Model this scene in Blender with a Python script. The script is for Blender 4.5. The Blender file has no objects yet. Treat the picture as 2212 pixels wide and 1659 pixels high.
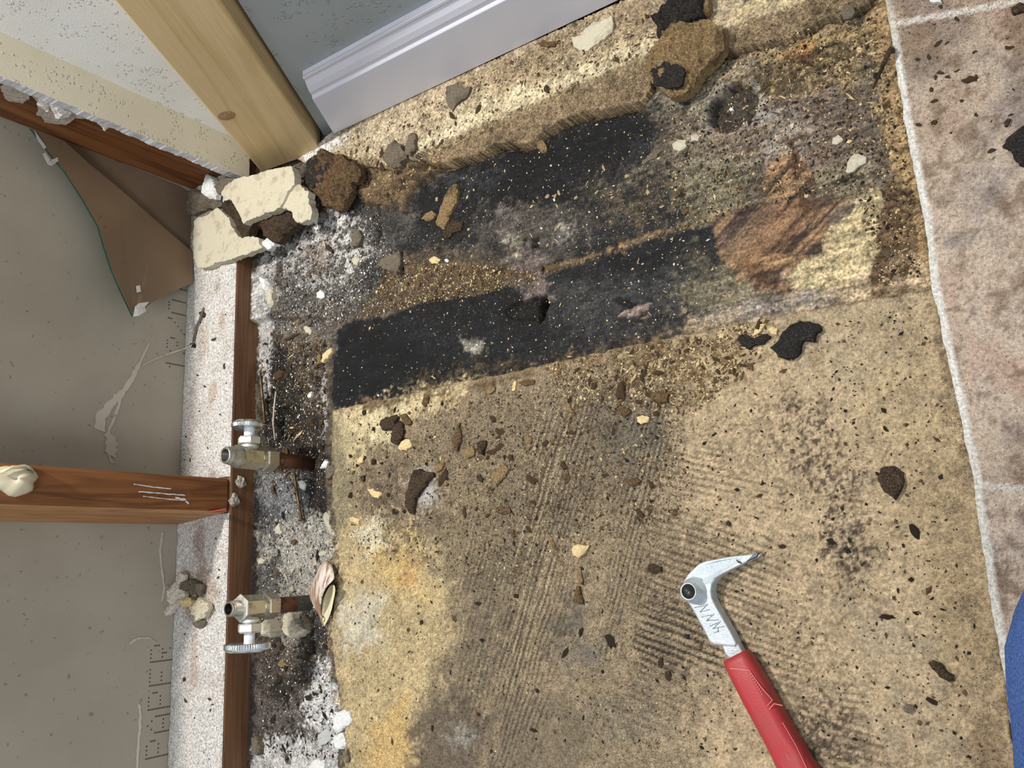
import bpy, math, random
import numpy as np
from mathutils import Vector, Matrix, geometry as mgeo

scene = bpy.context.scene
# ------------------------------------------------------------------ camera
CAM_H = 0.575
F_PX = 1807.4
RW = np.array([[0.8125946640560576, -0.15838564797668325, -0.5608956217181849],
               [-0.04295952612027429, -0.9760259061626892, 0.2133727011939967],
               [-0.5812438309893226, -0.14928970833351946, -0.7999176157096106]])
cam_data = bpy.data.cameras.new('camera')
cam = bpy.data.objects.new('camera', cam_data)
scene.collection.objects.link(cam)
cam_data.sensor_width = 36.0
cam_data.lens = F_PX / 2212 * 36.0
cam_data.clip_start = 0.01
m = Matrix(((RW[0][0], -RW[0][1], -RW[0][2], 0), (RW[1][0], -RW[1][1], -RW[1][2], 0),
            (RW[2][0], -RW[2][1], -RW[2][2], CAM_H), (0, 0, 0, 1)))
cam.matrix_world = m
scene.camera = cam

# ------------------------------------------------------------------ world, lights, exposure
world = bpy.data.worlds.new('world'); scene.world = world
world.use_nodes = True
world.node_tree.nodes['Background'].inputs[0].default_value = (0.86, 0.93, 1.0, 1)
world.node_tree.nodes['Background'].inputs[1].default_value = 0.66

def area(name, loc, target, size, power, col):
    d = bpy.data.lights.new(name, 'AREA'); d.shape = 'DISK'; d.size = size; d.energy = power; d.color = col
    o = bpy.data.objects.new(name, d); scene.collection.objects.link(o)
    o.location = loc
    o.rotation_euler = (Vector(target) - Vector(loc)).to_track_quat('-Z', 'Y').to_euler()
    return o
area('vanity_light', (-0.60, 0.41, 1.15), (-0.45, 0.1, 0), 0.06, 14.5, (1.0, 0.97, 0.92))
area('fill_light', (0.5, -0.7, 2.1), (-0.5, 0.2, 0.1), 0.6, 18, (0.95, 0.98, 1.0))  # added fill from the room side to lift the walls, no known fixture
scene.view_settings.view_transform = 'Standard'
scene.view_settings.look = 'None'
scene.view_settings.gamma = 1.0
scene.view_settings.use_curve_mapping = False
scene.view_settings.exposure = 0.0

# ------------------------------------------------------------------ helpers
rnd = random.Random(7)
COL = scene.collection

def ray(px, py):
    return RW @ np.array([(px - 1106.0) / F_PX, (py - 829.5) / F_PX, 1.0])
def at(px, py, z=0.0):
    r = ray(px, py); t = (CAM_H - z) / (-r[2]); return (float(r[0] * t), float(r[1] * t), z)
def onx(px, py, X):
    r = ray(px, py); t = X / r[0]; return (X, float(r[1] * t), float(CAM_H + r[2] * t))
def ony(px, py, Y):
    r = ray(px, py); t = Y / r[1]; return (float(r[0] * t), Y, float(CAM_H + r[2] * t))
def sl(c):
    c = c / 255.0
    return c / 12.92 if c <= 0.04045 else ((c + 0.055) / 1.055) ** 2.4
def rgb(r, g, b): return (sl(r), sl(g), sl(b), 1.0)

def hsh(ix, iy, seed):
    n = (ix * 374761393 + iy * 668265263 + seed * 974711) & 0x7fffffff
    n = ((n ^ (n >> 13)) * 1274126177) & 0x7fffffff
    n = ((n ^ (n >> 16)) * 668265263) & 0x7fffffff
    return ((n ^ (n >> 15)) & 0xffff) / 65535.0
def vnoise(x, y, seed=0):
    x = np.asarray(x, float); y = np.asarray(y, float)
    ix = np.floor(x).astype(np.int64); iy = np.floor(y).astype(np.int64)
    fx = x - ix; fy = y - iy; fx = fx * fx * (3 - 2 * fx); fy = fy * fy * (3 - 2 * fy)
    a = hsh(ix, iy, seed); b = hsh(ix + 1, iy, seed); c = hsh(ix, iy + 1, seed); d = hsh(ix + 1, iy + 1, seed)
    return (a * (1 - fx) + b * fx) * (1 - fy) + (c * (1 - fx) + d * fx) * fy
def fbm(x, y, seed=0, oc=4, gain=0.55):
    s = 0; a = 1; t = 0
    for i in range(oc):
        s = s + a * vnoise(x * 2 ** i + 17.3 * i, y * 2 ** i - 9.1 * i, seed + i * 31); t += a; a *= gain
    return s / t * 2 - 1            # -1..1
def sstep(a, b, x):
    t = np.clip((x - a) / (b - a), 0, 1); return t * t * (3 - 2 * t)

# ---- node materials
def new_mat(name):
    mt = bpy.data.materials.new(name); mt.use_nodes = True
    return mt, mt.node_tree, mt.node_tree.nodes['Principled BSDF']
def nd(nt, t, **kw):
    n = nt.nodes.new(t)
    for k, v in kw.items(): setattr(n, k, v)
    return n
def noise_node(nt, coord, scale, detail=4, rough=0.6, dist=0.0, vec_scale=None, rot=None):
    if vec_scale or rot:
        mp = nd(nt, 'ShaderNodeMapping')
        if vec_scale: mp.inputs['Scale'].default_value = vec_scale
        if rot: mp.inputs['Rotation'].default_value = rot
        nt.links.new(coord, mp.inputs[0]); coord = mp.outputs[0]
    n = nd(nt, 'ShaderNodeTexNoise'); n.inputs['Scale'].default_value = scale
    n.inputs['Detail'].default_value = detail; n.inputs['Roughness'].default_value = rough
    n.inputs['Distortion'].default_value = dist
    nt.links.new(coord, n.inputs['Vector']); return n.outputs['Fac']
def ramp(nt, fac, stops, const=False):
    r = nd(nt, 'ShaderNodeValToRGB'); cr = r.color_ramp
    if const: cr.interpolation = 'CONSTANT'
    while len(cr.elements) < len(stops): cr.elements.new(0.5)
    for e, (p, c) in zip(cr.elements, stops): e.position = p; e.color = c
    nt.links.new(fac, r.inputs[0]); return r.outputs['Color']
def bump(nt, bsdf, fac, dist, strength=1.0, prev=None):
    b = nd(nt, 'ShaderNodeBump'); b.inputs['Strength'].default_value = strength; b.inputs['Distance'].default_value = dist
    nt.links.new(fac, b.inputs['Height'])
    if prev is not None: nt.links.new(prev, b.inputs['Normal'])
    nt.links.new(b.outputs[0], bsdf.inputs['Normal']); return b.outputs[0]
def mixc(nt, fac, a, b, mode='MIX'):
    n = nd(nt, 'ShaderNodeMix', data_type='RGBA', blend_type=mode)
    for sock, v in ((n.inputs[0], fac), (n.inputs[6], a), (n.inputs[7], b)):
        if isinstance(v, (int, float)): sock.default_value = v
        elif isinstance(v, tuple): sock.default_value = v
        else: nt.links.new(v, sock)
    return n.outputs[2]
def thresh(nt, v, lo, hi):
    n = nd(nt, 'ShaderNodeMapRange'); n.interpolation_type = 'SMOOTHSTEP'
    nt.links.new(v, n.inputs[0])
    for i, q in ((1, lo), (2, hi)):
        if isinstance(q, (int, float)): n.inputs[i].default_value = q
        else: nt.links.new(q, n.inputs[i])
    return n.outputs[0]
def math_n(nt, op, a, b):
    n = nd(nt, 'ShaderNodeMath', operation=op)
    for i, v in ((0, a), (1, b)):
        if isinstance(v, (int, float)): n.inputs[i].default_value = v
        else: nt.links.new(v, n.inputs[i])
    return n.outputs[0]

def speckled(name, base, dark, light, scale=600, rough=0.9, bmp=0.0006, amt=0.5, stretch=None, spec=0.3):
    """crumbly board, rot, plaster: base colour with darker and lighter grains"""
    mt, nt, b = new_mat(name)
    co = nd(nt, 'ShaderNodeTexCoord').outputs['Object']
    n1 = noise_node(nt, co, scale * 1.7, 5, 0.75, vec_scale=stretch)
    n2 = noise_node(nt, co, scale * 0.13, 4, 0.65, vec_scale=stretch)
    c = ramp(nt, n1, [(0.37, dark), (0.38 + 0.12 * amt, base), (0.54, base), (0.66, light)])
    c = mixc(nt, math_n(nt, 'MULTIPLY', thresh(nt, n2, 0.52, 0.68), 0.7), c, dark)
    nt.links.new(c, b.inputs['Base Color']); b.inputs['Roughness'].default_value = rough
    b.inputs['Specular IOR Level'].default_value = spec
    bump(nt, b, n1, bmp)
    return mt

def wood(name, c1, c2, c3, axis='Z', rough=0.6, scale=40, streak=0.06, turn=None, dist=1.6):
    mt, nt, b = new_mat(name)
    co = nd(nt, 'ShaderNodeTexCoord').outputs['Object']
    if turn:
        mp0 = nd(nt, 'ShaderNodeMapping'); mp0.inputs['Rotation'].default_value = turn; nt.links.new(co, mp0.inputs[0]); co = mp0.outputs[0]
    vs = {'Z': (1, 1, streak), 'Y': (1, streak, 1), 'X': (streak, 1, 1)}[axis]
    n1 = noise_node(nt, co, scale, 3, 0.5, dist=dist, vec_scale=vs)
    n2 = noise_node(nt, co, scale * 12, 3, 0.6, vec_scale=tuple(v * (0.5 if v < 1 else 1) for v in vs))
    n3 = noise_node(nt, co, 14, 3, 0.6)
    c = ramp(nt, n1, [(0.25, c2), (0.42, c1), (0.5, c2), (0.58, c1), (0.75, c3)])
    c = mixc(nt, math_n(nt, 'MULTIPLY', thresh(nt, n2, 0.48, 0.75), 0.45), c, c2)
    c = mixc(nt, math_n(nt, 'MULTIPLY', thresh(nt, n3, 0.5, 0.75), 0.35), c, c3)
    nt.links.new(c, b.inputs['Base Color']); b.inputs['Roughness'].default_value = rough
    bump(nt, b, n2, 0.0002)
    return mt

def attr_mat(name, fine=1400, spec=0.35, con=1.0):
    """surfaces whose stains were worked out per vertex; dark grains, pale dust grains and wet gloss are added here"""
    mt, nt, b = new_mat(name)
    co = nd(nt, 'ShaderNodeTexCoord').outputs['Object']
    at_c = nd(nt, 'ShaderNodeAttribute', attribute_name='stain').outputs['Color']
    fx = nd(nt, 'ShaderNodeAttribute', attribute_name='grain')
    sep = nd(nt, 'ShaderNodeSeparateColor'); nt.links.new(fx.outputs['Color'], sep.inputs[0])
    dk, wh, wet = sep.outputs[0], sep.outputs[1], sep.outputs[2]
    n1 = noise_node(nt, co, 520, 5, 0.72)
    n2 = noise_node(nt, co, fine, 3, 0.7)
    n4 = noise_node(nt, co, 760, 4, 0.75, vec_scale=(1.0, 1.0, 1.0))
    v1 = ramp(nt, n1, [(0.34, (0.36, 0.34, 0.32, 1)), (0.5, (1, 1, 1, 1)), (0.66, (1.65, 1.6, 1.52, 1))])
    c = mixc(nt, con, at_c, v1, 'MULTIPLY')
    # dark grains
    lo = math_n(nt, 'SUBTRACT', 0.68, math_n(nt, 'MULTIPLY', dk, 0.17))
    t = thresh(nt, n2, lo, math_n(nt, 'ADD', lo, 0.05))
    c = mixc(nt, math_n(nt, 'MULTIPLY', t, 0.85), c, rgb(34, 27, 21))
    n5 = noise_node(nt, co, 330, 5, 0.75)
    lo1 = math_n(nt, 'SUBTRACT', 0.70, math_n(nt, 'MULTIPLY', dk, 0.15))
    t1 = thresh(nt, n5, lo1, math_n(nt, 'ADD', lo1, 0.05))
    c = mixc(nt, math_n(nt, 'MULTIPLY', t1, 0.7), c, rgb(60, 48, 34))
    # pale grains
    lo2 = math_n(nt, 'SUBTRACT', 0.69, math_n(nt, 'MULTIPLY', wh, 0.20))
    n6 = noise_node(nt, co, 210, 3, 0.6)
    gcol = mixc(nt, math_n(nt, 'MULTIPLY', thresh(nt, n6, .42, .56), math_n(nt, 'SUBTRACT', 1.0, thresh(nt, wh, .5, .75))), rgb(220, 214, 202), rgb(158, 136, 104))
    t2 = thresh(nt, n4, lo2, math_n(nt, 'ADD', lo2, 0.06))
    c = mixc(nt, math_n(nt, 'MULTIPLY', t2, .85), c, gcol)
    nt.links.new(c, b.inputs['Base Color'])
    r = nd(nt, 'ShaderNodeMapRange'); nt.links.new(wet, r.inputs[0]); r.inputs[3].default_value = 0.9; r.inputs[4].default_value = 0.38
    nt.links.new(r.outputs[0], b.inputs['Roughness'])
    b.inputs['Specular IOR Level'].default_value = spec
    p = bump(nt, b, n1, 0.0016)
    bump(nt, b, n2, 0.0008, prev=p)
    return mt

# ---- meshes
def mesh_obj(name, verts, faces, mat=None, parent=None, smooth=False, loc=None):
    me = bpy.data.meshes.new(name)
    if loc is not None:
        verts = [(v[0] - loc[0], v[1] - loc[1], v[2] - loc[2]) for v in verts]
    me.from_pydata([tuple(map(float, v)) for v in verts], [], faces); me.update()
    o = bpy.data.objects.new(name, me); COL.objects.link(o)
    if loc is not None: o.location = loc
    for mm in (mat if isinstance(mat, (list, tuple)) else [mat]):
        if mm: me.materials.append(mm)
    if smooth: me.polygons.foreach_set('use_smooth', [True] * len(me.polygons))
    if parent is not None:
        o.parent = parent
        if loc is None:
            pass
    return o
def tag(o, label, cat, group=None, kind=None):
    o['label'] = label; o['category'] = cat
    if group: o['group'] = group
    if kind: o['kind'] = kind
    return o
def empty(name, loc):
    o = bpy.data.objects.new(name, None); COL.objects.link(o); o.location = loc; o.empty_display_size = 0.02; return o
def child(name, verts, faces, mat, root, smooth=False):
    """verts in world space; stored relative to the root's location"""
    L = root.location
    o = mesh_obj(name, [(v[0] - L[0], v[1] - L[1], v[2] - L[2]) for v in verts], faces, mat, root, smooth)
    return o
def box_vf(x0, x1, y0, y1, z0, z1):
    v = [(x0, y0, z0), (x1, y0, z0), (x1, y1, z0), (x0, y1, z0), (x0, y0, z1), (x1, y0, z1), (x1, y1, z1), (x0, y1, z1)]
    f = [(0, 3, 2, 1), (4, 5, 6, 7), (0, 1, 5, 4), (1, 2, 6, 5), (2, 3, 7, 6), (3, 0, 4, 7)]
    return v, f
def bevel(o, w, seg=2):
    md = o.modifiers.new('bevel', 'BEVEL'); md.width = w; md.segments = seg; md.limit_method = 'ANGLE'
    return o
def prism(poly, z0, z1):
    n = len(poly)
    v = [(p[0], p[1], z0) for p in poly] + [(p[0], p[1], z1) for p in poly]
    f = [tuple(reversed(range(n))), tuple(range(n, 2 * n))] + [(i, (i + 1) % n, n + (i + 1) % n, n + i) for i in range(n)]
    return v, f
def lathe(prof, seg=32, hexa=None):
    """profile [(r, z)] about z; hexa lists profile indices drawn as six-sided"""
    v = []; f = []
    for i, (r, z) in enumerate(prof):
        for k in range(seg):
            a = 2 * math.pi * k / seg; rr = r
            if hexa and i in hexa:
                ph = (a + math.pi / 6) % (math.pi / 3) - math.pi / 6
                rr = r * math.cos(math.pi / 6) / math.cos(ph)
            v.append((rr * math.cos(a), rr * math.sin(a), z))
    for i in range(len(prof) - 1):
        for k in range(seg):
            k2 = (k + 1) % seg
            f.append((i * seg + k, i * seg + k2, (i + 1) * seg + k2, (i + 1) * seg + k))
    return v, f
def tube(path, rad, seg=8):
    v = []; f = []; n = len(path)
    for i, p in enumerate(path):
        p = Vector(p); a = Vector(path[max(i - 1, 0)]); b = Vector(path[min(i + 1, n - 1)])
        t = (b - a).normalized(); u = t.cross(Vector((0.13, 0.27, 0.95))).normalized(); w = t.cross(u)
        r = rad[i] if isinstance(rad, (list, tuple)) else rad
        for k in range(seg):
            an = 2 * math.pi * k / seg; v.append(tuple(p + u * (r * math.cos(an)) + w * (r * math.sin(an))))
    for i in range(n - 1):
        for k in range(seg):
            k2 = (k + 1) % seg; f.append((i * seg + k, i * seg + k2, (i + 1) * seg + k2, (i + 1) * seg + k))
    f.append(tuple(range(seg))[::-1]); f.append(tuple((n - 1) * seg + k for k in range(seg)))
    return v, f

# ================================================================== SUBFLOOR SURFACE
XL = -0.748       # room face of the bottom plate
XB = -0.8366      # back of the wall cavity
YW = 0.4825       # plane of the far white wall
YG = 0.4635       # plane of the grey wall, furred out
YB = 0.4507       # front of the baseboard
Z0, ZK, ZY, ZT, ZLG = 0.0, 0.010, 0.013, 0.018, 0.020
STEP = 0.0012
gx = np.arange(XL - 0.004, -0.035, STEP); gy = np.arange(-0.42, YW + 0.004, STEP)
GX, GY = np.meshgrid(gx, gy)            # rows = y
NY, NX = GX.shape
WX = GX + 0.0016 * fbm(GX * 180, GY * 180, 3, 3); WY = GY + 0.0016 * fbm(GX * 180, GY * 180, 8, 3)
C = np.zeros((NY, NX, 3)); FX = np.zeros((NY, NX, 3)); H = np.full((NY, NX), ZK)

def pw(poly, z=ZK): return np.array([at(x, y, z)[:2] for x, y in poly])
def sdf(P, X, Y):
    d = np.full(X.shape, 1e9); inside = np.zeros(X.shape, bool); n = len(P)
    for i in range(n):
        ax, ay = P[i]; bx, by = P[(i + 1) % n]; ex, ey = bx - ax, by - ay
        t = np.clip(((X - ax) * ex + (Y - ay) * ey) / (ex * ex + ey * ey + 1e-12), 0, 1)
        d = np.minimum(d, (X - ax - t * ex) ** 2 + (Y - ay - t * ey) ** 2)
        c = ((ay > Y) != (by > Y)) & (X < (bx - ax) * (Y - ay) / ((by - ay) + 1e-12) + ax)
        inside ^= c
    d = np.sqrt(d); return np.where(inside, -d, d)
def linedist(P, X, Y, closed=False):
    d = np.full(X.shape, 1e9)
    for i in range(len(P) - 1):
        ax, ay = P[i]; bx, by = P[i + 1]; ex, ey = bx - ax, by - ay
        t = np.clip(((X - ax) * ex + (Y - ay) * ey) / (ex * ex + ey * ey + 1e-12), 0, 1)
        d = np.minimum(d, (X - ax - t * ex) ** 2 + (Y - ay - t * ey) ** 2)
    return np.sqrt(d)
_s = [0]
def mask(poly, feather=0.003, rag=0.003, rs=90, z=ZK, brk=0.0, bs=220, line=None, ell=None):
    """coverage 0..1 of a stain on the floor; ragged edge, optional break-up"""
    _s[0] += 1; s = _s[0] * 13
    if ell:
        cx, cy = at(ell[0], ell[1], z)[:2]; ax = ell[2] * 0.00050; ay = ell[3] * 0.00046
        pad = feather + rag + 0.004; x0, x1, y0, y1 = cx - ax - pad, cx + ax + pad, cy - ay - pad, cy + ay + pad
    else:
        P = pw(poly, z); pad = feather + rag + 0.004 + (line or 0)
        x0, y0 = P.min(0) - pad; x1, y1 = P.max(0) + pad
    i0, i1 = np.searchsorted(gx, [x0, x1]); j0, j1 = np.searchsorted(gy, [y0, y1])
    M = np.zeros((NY, NX))
    if i1 <= i0 or j1 <= j0: return M
    S = (slice(j0, j1), slice(i0, i1)); X = WX[S]; Y = WY[S]
    if ell: d = (np.sqrt(((X - cx) / ax) ** 2 + ((Y - cy) / ay) ** 2) - 1) * min(ax, ay)
    elif line: d = linedist(P, X, Y) - line
    else: d = sdf(P, X, Y)
    d = d + rag * (fbm(GX[S] * rs, GY[S] * rs, s, 4) * 2.0 + fbm(GX[S] * rs * 5, GY[S] * rs * 5, s + 3, 2) * 1.1)
    mk = sstep(feather, -feather, d) if feather > 0 else (d < 0) * 1.0
    if brk > 0:
        mk = mk * sstep(brk - 1.0 - 0.25, brk - 1.0 + 0.25, fbm(GX[S] * bs, GY[S] * bs, s + 5, 4) * 1.4 + 0.0 + (1 - brk) * 0.0)
    M[S] = mk; return M
def paint(poly, col, op=1.0, dk=None, wh=None, wet=None, dz=None, **kw):
    M = mask(poly, **kw) * op
    c = np.array(rgb(*col)[:3]); C[...] = C * (1 - M[..., None]) + c * M[..., None]
    for i, v in enumerate((dk, wh, wet)):
        if v is not None: FX[..., i] = FX[..., i] * (1 - M) + v * M
    if dz is not None:
        global H; H = H + dz * M
    return M

# ---- base: rotted subfloor, grey brown
C[...] = np.array(rgb(98, 86, 70)[:3]); FX[..., 0] = 0.5; FX[..., 1] = 0.25; FX[..., 2] = 0.25
F1 = fbm(GX * 45, GY * 45, 101, 5); F2 = fbm(GX * 160, GY * 160, 102, 4); F3 = fbm(GX * 380, GY * 380, 103, 3)
ang = math.radians(11); SU = GX * math.cos(ang) - GY * math.sin(ang) * 0 + GY * 0; SV = GY
ST = fbm(GX * 25, GY * 240, 104, 4)          # streaks along the boards

# upper right: light grey and yellowed wood below the particleboard strip
paint([(1400, 190), (1560, 110), (1900, 20), (1940, 120), (1960, 300), (1990, 430), (1900, 470), (1700, 440), (1500, 480), (1430, 300)], (118, 103, 84), feather=.012, rag=.01)
paint([(1400, 235), (1430, 180), (1560, 140), (1650, 130), (1600, 200), (1500, 235)], (158, 148, 128), .8, dk=.6, wh=.3, feather=.006, rag=.006)
paint([(1560, 160), (1700, 95), (1900, 20), (1910, 110), (1850, 180), (1720, 215), (1600, 205)], (186, 156, 100), .95, dk=.75, wh=.1, feather=.006, rag=.008)
paint([(1680, 110), (1760, 95), (1770, 125), (1700, 140)], (196, 138, 66), .8, feather=.004, rag=.004)
paint([(1720, 120), (1755, 105), (1760, 130), (1735, 135)], (140, 66, 34), .7, feather=.003, rag=.003, brk=.8)
paint([(1560, 175), (1880, 60), (1890, 150), (1620, 240)], (60, 52, 42), .75, feather=.004, rag=.006, brk=.88, bs=260)
paint([(1640, 215), (1800, 200), (1880, 260), (1880, 360), (1800, 400), (1690, 380), (1600, 360), (1540, 300), (1600, 260)], (132, 112, 96), .9, dk=.3, wh=.15, wet=.7, feather=.008, rag=.008)
paint([(1490, 275), (1640, 250), (1700, 280), (1600, 330), (1500, 330)], (140, 120, 96), .7, wet=.6, feather=.006, rag=.006)
paint([(1600, 230), (1640, 200), (1660, 250), (1620, 270)], (178, 172, 165), .6, wh=.5, feather=.003, rag=.005)
paint(None, (170, 160, 145), .6, ell=(1700, 300, 40, 40), feather=.004, rag=.006, brk=.8)
# olive grey, crumbly
paint([(1420, 380), (1540, 320), (1640, 360), (1650, 430), (1560, 470), (1460, 500), (1400, 460)], (128, 118, 90), .9, dk=.6, wh=.35, feather=.006, rag=.008)
paint([(1440, 300), (1560, 310), (1640, 350), (1560, 360), (1480, 350)], (150, 138, 112), .6, feather=.005, rag=.006, brk=.8)
# big black mould field on the first board
K1 = [(870, 460), (930, 385), (1010, 345), (1090, 315), (1170, 285), (1250, 255), (1350, 235), (1420, 240), (1430, 290), (1400, 350), (1440, 410), (1500, 470), (1420, 510), (1300, 550), (1200, 580), (1130, 560), (1040, 540), (950, 545), (880, 575), (820, 570), (800, 500)]
paint(K1, (34, 34, 36), dk=.5, wh=.46, wet=.75, feather=.007, rag=.009)
paint([(900, 400), (1100, 320), (1380, 250), (1370, 330), (1250, 430), (1120, 450), (1000, 470), (900, 480)], (18, 19, 23), .9, wh=.26, wet=.9, feather=.008, rag=.01)
paint(None, (14, 14, 17), .8, ell=(1135, 395, 60, 60), feather=.01, rag=.01)
paint(None, (16, 16, 18), .8, ell=(1300, 290, 110, 36), feather=.01, rag=.01)
paint([(940, 420), (990, 350), (1080, 380), (1060, 430)], (66, 68, 72), .5, feather=.008, rag=.01, brk=.9)
paint([(1030, 460), (1200, 440), (1260, 480), (1220, 550), (1100, 560), (1040, 520)], (84, 76, 68), .8, dk=.4, wh=.45, wet=.8, feather=.008, rag=.012)
paint([(1060, 440), (1120, 450), (1130, 500), (1080, 520)], (126, 112, 108), .55, feather=.004, rag=.008, brk=.9)
paint([(1240, 400), (1380, 340), (1460, 330), (1440, 420), (1340, 480), (1250, 480)], (78, 70, 58), .75, dk=.5, wh=.4, feather=.008, rag=.01, brk=.95)
paint([(1345, 390), (1440, 320), (1450, 335), (1370, 400)], (130, 118, 95), .6, feather=.003, rag=.004, brk=.9)
paint([(1300, 400), (1440, 400), (1460, 440), (1380, 480), (1300, 470)], (112, 94, 66), .7, feather=.005, rag=.008, brk=.9)
paint([(1090, 500), (1130, 490), (1135, 560), (1100, 570)], (188, 178, 150), .7, feather=.003, rag=.005, brk=.85, wh=.6)
paint([(1195, 485), (1235, 485), (1235, 520), (1200, 520)], (165, 158, 150), .6, feather=.003, rag=.005, brk=.8, wh=.6)
# brown crumbs between boards
paint([(730, 600), (900, 545), (1010, 560), (1130, 575), (1190, 600), (1070, 635), (940, 655), (860, 680), (760, 700), (660, 700), (690, 650)], (98, 82, 64), .95, dk=.75, wh=.35, wet=.1, feather=.005, rag=.008)
paint([(870, 560), (1020, 560), (1120, 590), (1060, 625), (930, 650), (870, 640)], (116, 92, 62), .85, feather=.005, rag=.006, brk=.97)
paint([(820, 540), (870, 545), (880, 600), (820, 610)], (122, 104, 82), .8, feather=.003, rag=.004)
# second board, blackest
K2 = [(722, 706), (780, 690), (830, 688), (905, 655), (1065, 628), (1130, 610), (1200, 590), (1290, 560), (1400, 520), (1545, 482), (1580, 560), (1620, 640), (1680, 672), (1500, 722), (1100, 806), (900, 846), (718, 887)]
paint(K2, (26, 27, 31), dk=.35, wh=.30, wet=.8, feather=.0012, rag=.0012, rs=160)
paint([(722, 706), (830, 700), (900, 740), (1000, 800), (900, 846), (718, 887)], (17, 18, 22), .95, dk=.2, wh=.1, wet=.7, feather=.010, rag=.008)
paint([(930, 655), (1060, 630), (1200, 600), (1450, 530), (1440, 580), (1250, 600), (1100, 650), (960, 690)], (18, 19, 21), .8, feather=.008, rag=.006)
paint([(1180, 620), (1500, 560), (1600, 620), (1640, 680), (1450, 725), (1300, 740), (1200, 700)], (66, 65, 64), .75, dk=.4, wh=.38, wet=.8, feather=.012, rag=.012)
paint([(1330, 690), (1480, 640), (1500, 690), (1380, 730)], (30, 30, 32), .8, feather=.008, rag=.01)
paint([(1300, 560), (1430, 555), (1420, 590), (1310, 590)], (14, 14, 17), .8, feather=.006, rag=.006)
paint([(1500, 560), (1620, 610), (1700, 650), (1680, 680), (1560, 700), (1480, 640)], (128, 118, 88), .8, dk=.5, wh=.3, feather=.01, rag=.01)
paint([(940, 800), (1100, 770), (1200, 780), (1100, 806), (900, 846), (880, 830)], (96, 78, 50), .75, dk=.5, wh=.15, feather=.006, rag=.008, brk=.95)
paint([(995, 735), (1040, 735), (1050, 755), (1000, 760)], (160, 155, 140), .8, feather=.003, rag=.004, wh=.6)
# blown-out hollow of pinkish rot between the boards
paint([(1090, 540), (1170, 560), (1180, 610), (1190, 640), (1140, 650), (1110, 600)], (128, 110, 104), .7, feather=.004, rag=.006, wh=.5, wet=.9)
paint([(1090, 650), (1160, 640), (1190, 670), (1170, 700), (1100, 700), (1080, 680)], (24, 20, 16), .9, feather=.003, rag=.004)
# seam between the two boards
paint([(1180, 583), (1290, 550), (1400, 510), (1540, 474), (1640, 442), (1740, 412)], (138, 108, 68), .95, line=.0016, feather=.0012, rag=.0026, rs=200, dk=.4, wet=0)
paint([(1640, 442), (1740, 412), (1860, 378)], (78, 52, 30), .85, line=.0008, feather=.0006, rag=.0008)
# exposed strands on the right
OSB = [(1540, 490), (1600, 450), (1660, 440), (1640, 400), (1665, 345), (1710, 335), (1760, 370), (1830, 395), (1840, 430), (1790, 470), (1782, 540), (1740, 560), (1705, 590), (1700, 622), (1640, 628), (1590, 600), (1555, 560)]
mo = mask(OSB, feather=.002, rag=.002)
a2 = math.radians(38); u = GX * math.cos(a2) + GY * math.sin(a2); v = -GX * math.sin(a2) + GY * math.cos(a2)
sf = sstep(-.42, .42, fbm(u * 22, v * 480, 201, 4) + .35 * fbm(u * 14, v * 60, 202, 3))
oc = np.array(rgb(72, 52, 42)[:3]) * (1 - sf[..., None]) + np.array(rgb(180, 138, 92)[:3]) * sf[..., None]
C[...] = C * (1 - mo[..., None]) + oc * mo[..., None]; FX[..., 0] *= 1 - mo * .7; FX[..., 1] *= 1 - mo * .6
FX[..., 2] = FX[..., 2] * (1 - mo) + .4 * mo
paint([(1545, 492), (1610, 455), (1680, 440), (1640, 500), (1580, 560), (1550, 540)], (92, 76, 66), .5, feather=.008, rag=.004)
paint([(1720, 400), (1790, 372), (1830, 395), (1840, 430), (1780, 450), (1730, 440)], (92, 74, 60), .9, feather=.002, rag=.003)
paint([(1600, 560), (1640, 545), (1740, 556), (1720, 572), (1705, 590), (1640, 570)], (196, 150, 96), .85, feather=.0015, rag=.002)
paint([(1600, 566), (1650, 572), (1704, 600), (1698, 622), (1640, 622)], (140, 98, 54), .9, feather=.002, rag=.003)
paint([(1640, 590), (1690, 580), (1680, 608), (1640, 610)], (58, 38, 30), .9, feather=.003, rag=.005)
paint([(1705, 515), (1735, 500), (1745, 490), (1742, 510), (1712, 525)], (56, 42, 40), .9, feather=.0015, rag=.002)
paint([(1715, 552), (1755, 530), (1782, 530), (1770, 552), (1740, 558)], (66, 54, 48), .9, feather=.0015, rag=.002)
paint([(1650, 470), (1720, 430), (1780, 440), (1700, 520), (1620, 560)], (120, 78, 44), .4, feather=.006, rag=.006)
# pale paper-faced patch
CR = [(1850, 420), (1900, 400), (1915, 410), (1905, 500), (1890, 560), (1880, 640), (1820, 655), (1720, 640), (1705, 600), (1720, 572), (1742, 558), (1782, 550), (1778, 510), (1800, 480), (1845, 455)]
paint(CR, (208, 184, 132), dk=.25, wh=.1, wet=.2, feather=.001, rag=.0018)
paint([(1720, 590), (1780, 590), (1790, 615), (1730, 620)], (176, 168, 110), .5, feather=.006, rag=.004)
paint([(1790, 600), (1870, 600), (1880, 640), (1810, 650)], (178, 146, 118), .6, feather=.006, rag=.006)
paint([(1500, 700), (1600, 650), (1690, 640), (1760, 620), (1800, 650), (1800, 668), (1700, 680), (1560, 712)], (150, 138, 128), .85, dk=.3, wh=.3, feather=.004, rag=.005)
paint([(1760, 380), (1850, 330), (1900, 330), (1890, 360), (1840, 400), (1870, 430), (1800, 420)], (150, 138, 106), .8, dk=.4, feather=.003, rag=.004)
paint([(1800, 395), (1835, 372), (1862, 345), (1868, 350), (1842, 380), (1808, 402)], (34, 26, 20), .85, feather=.001, rag=.001)
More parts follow.
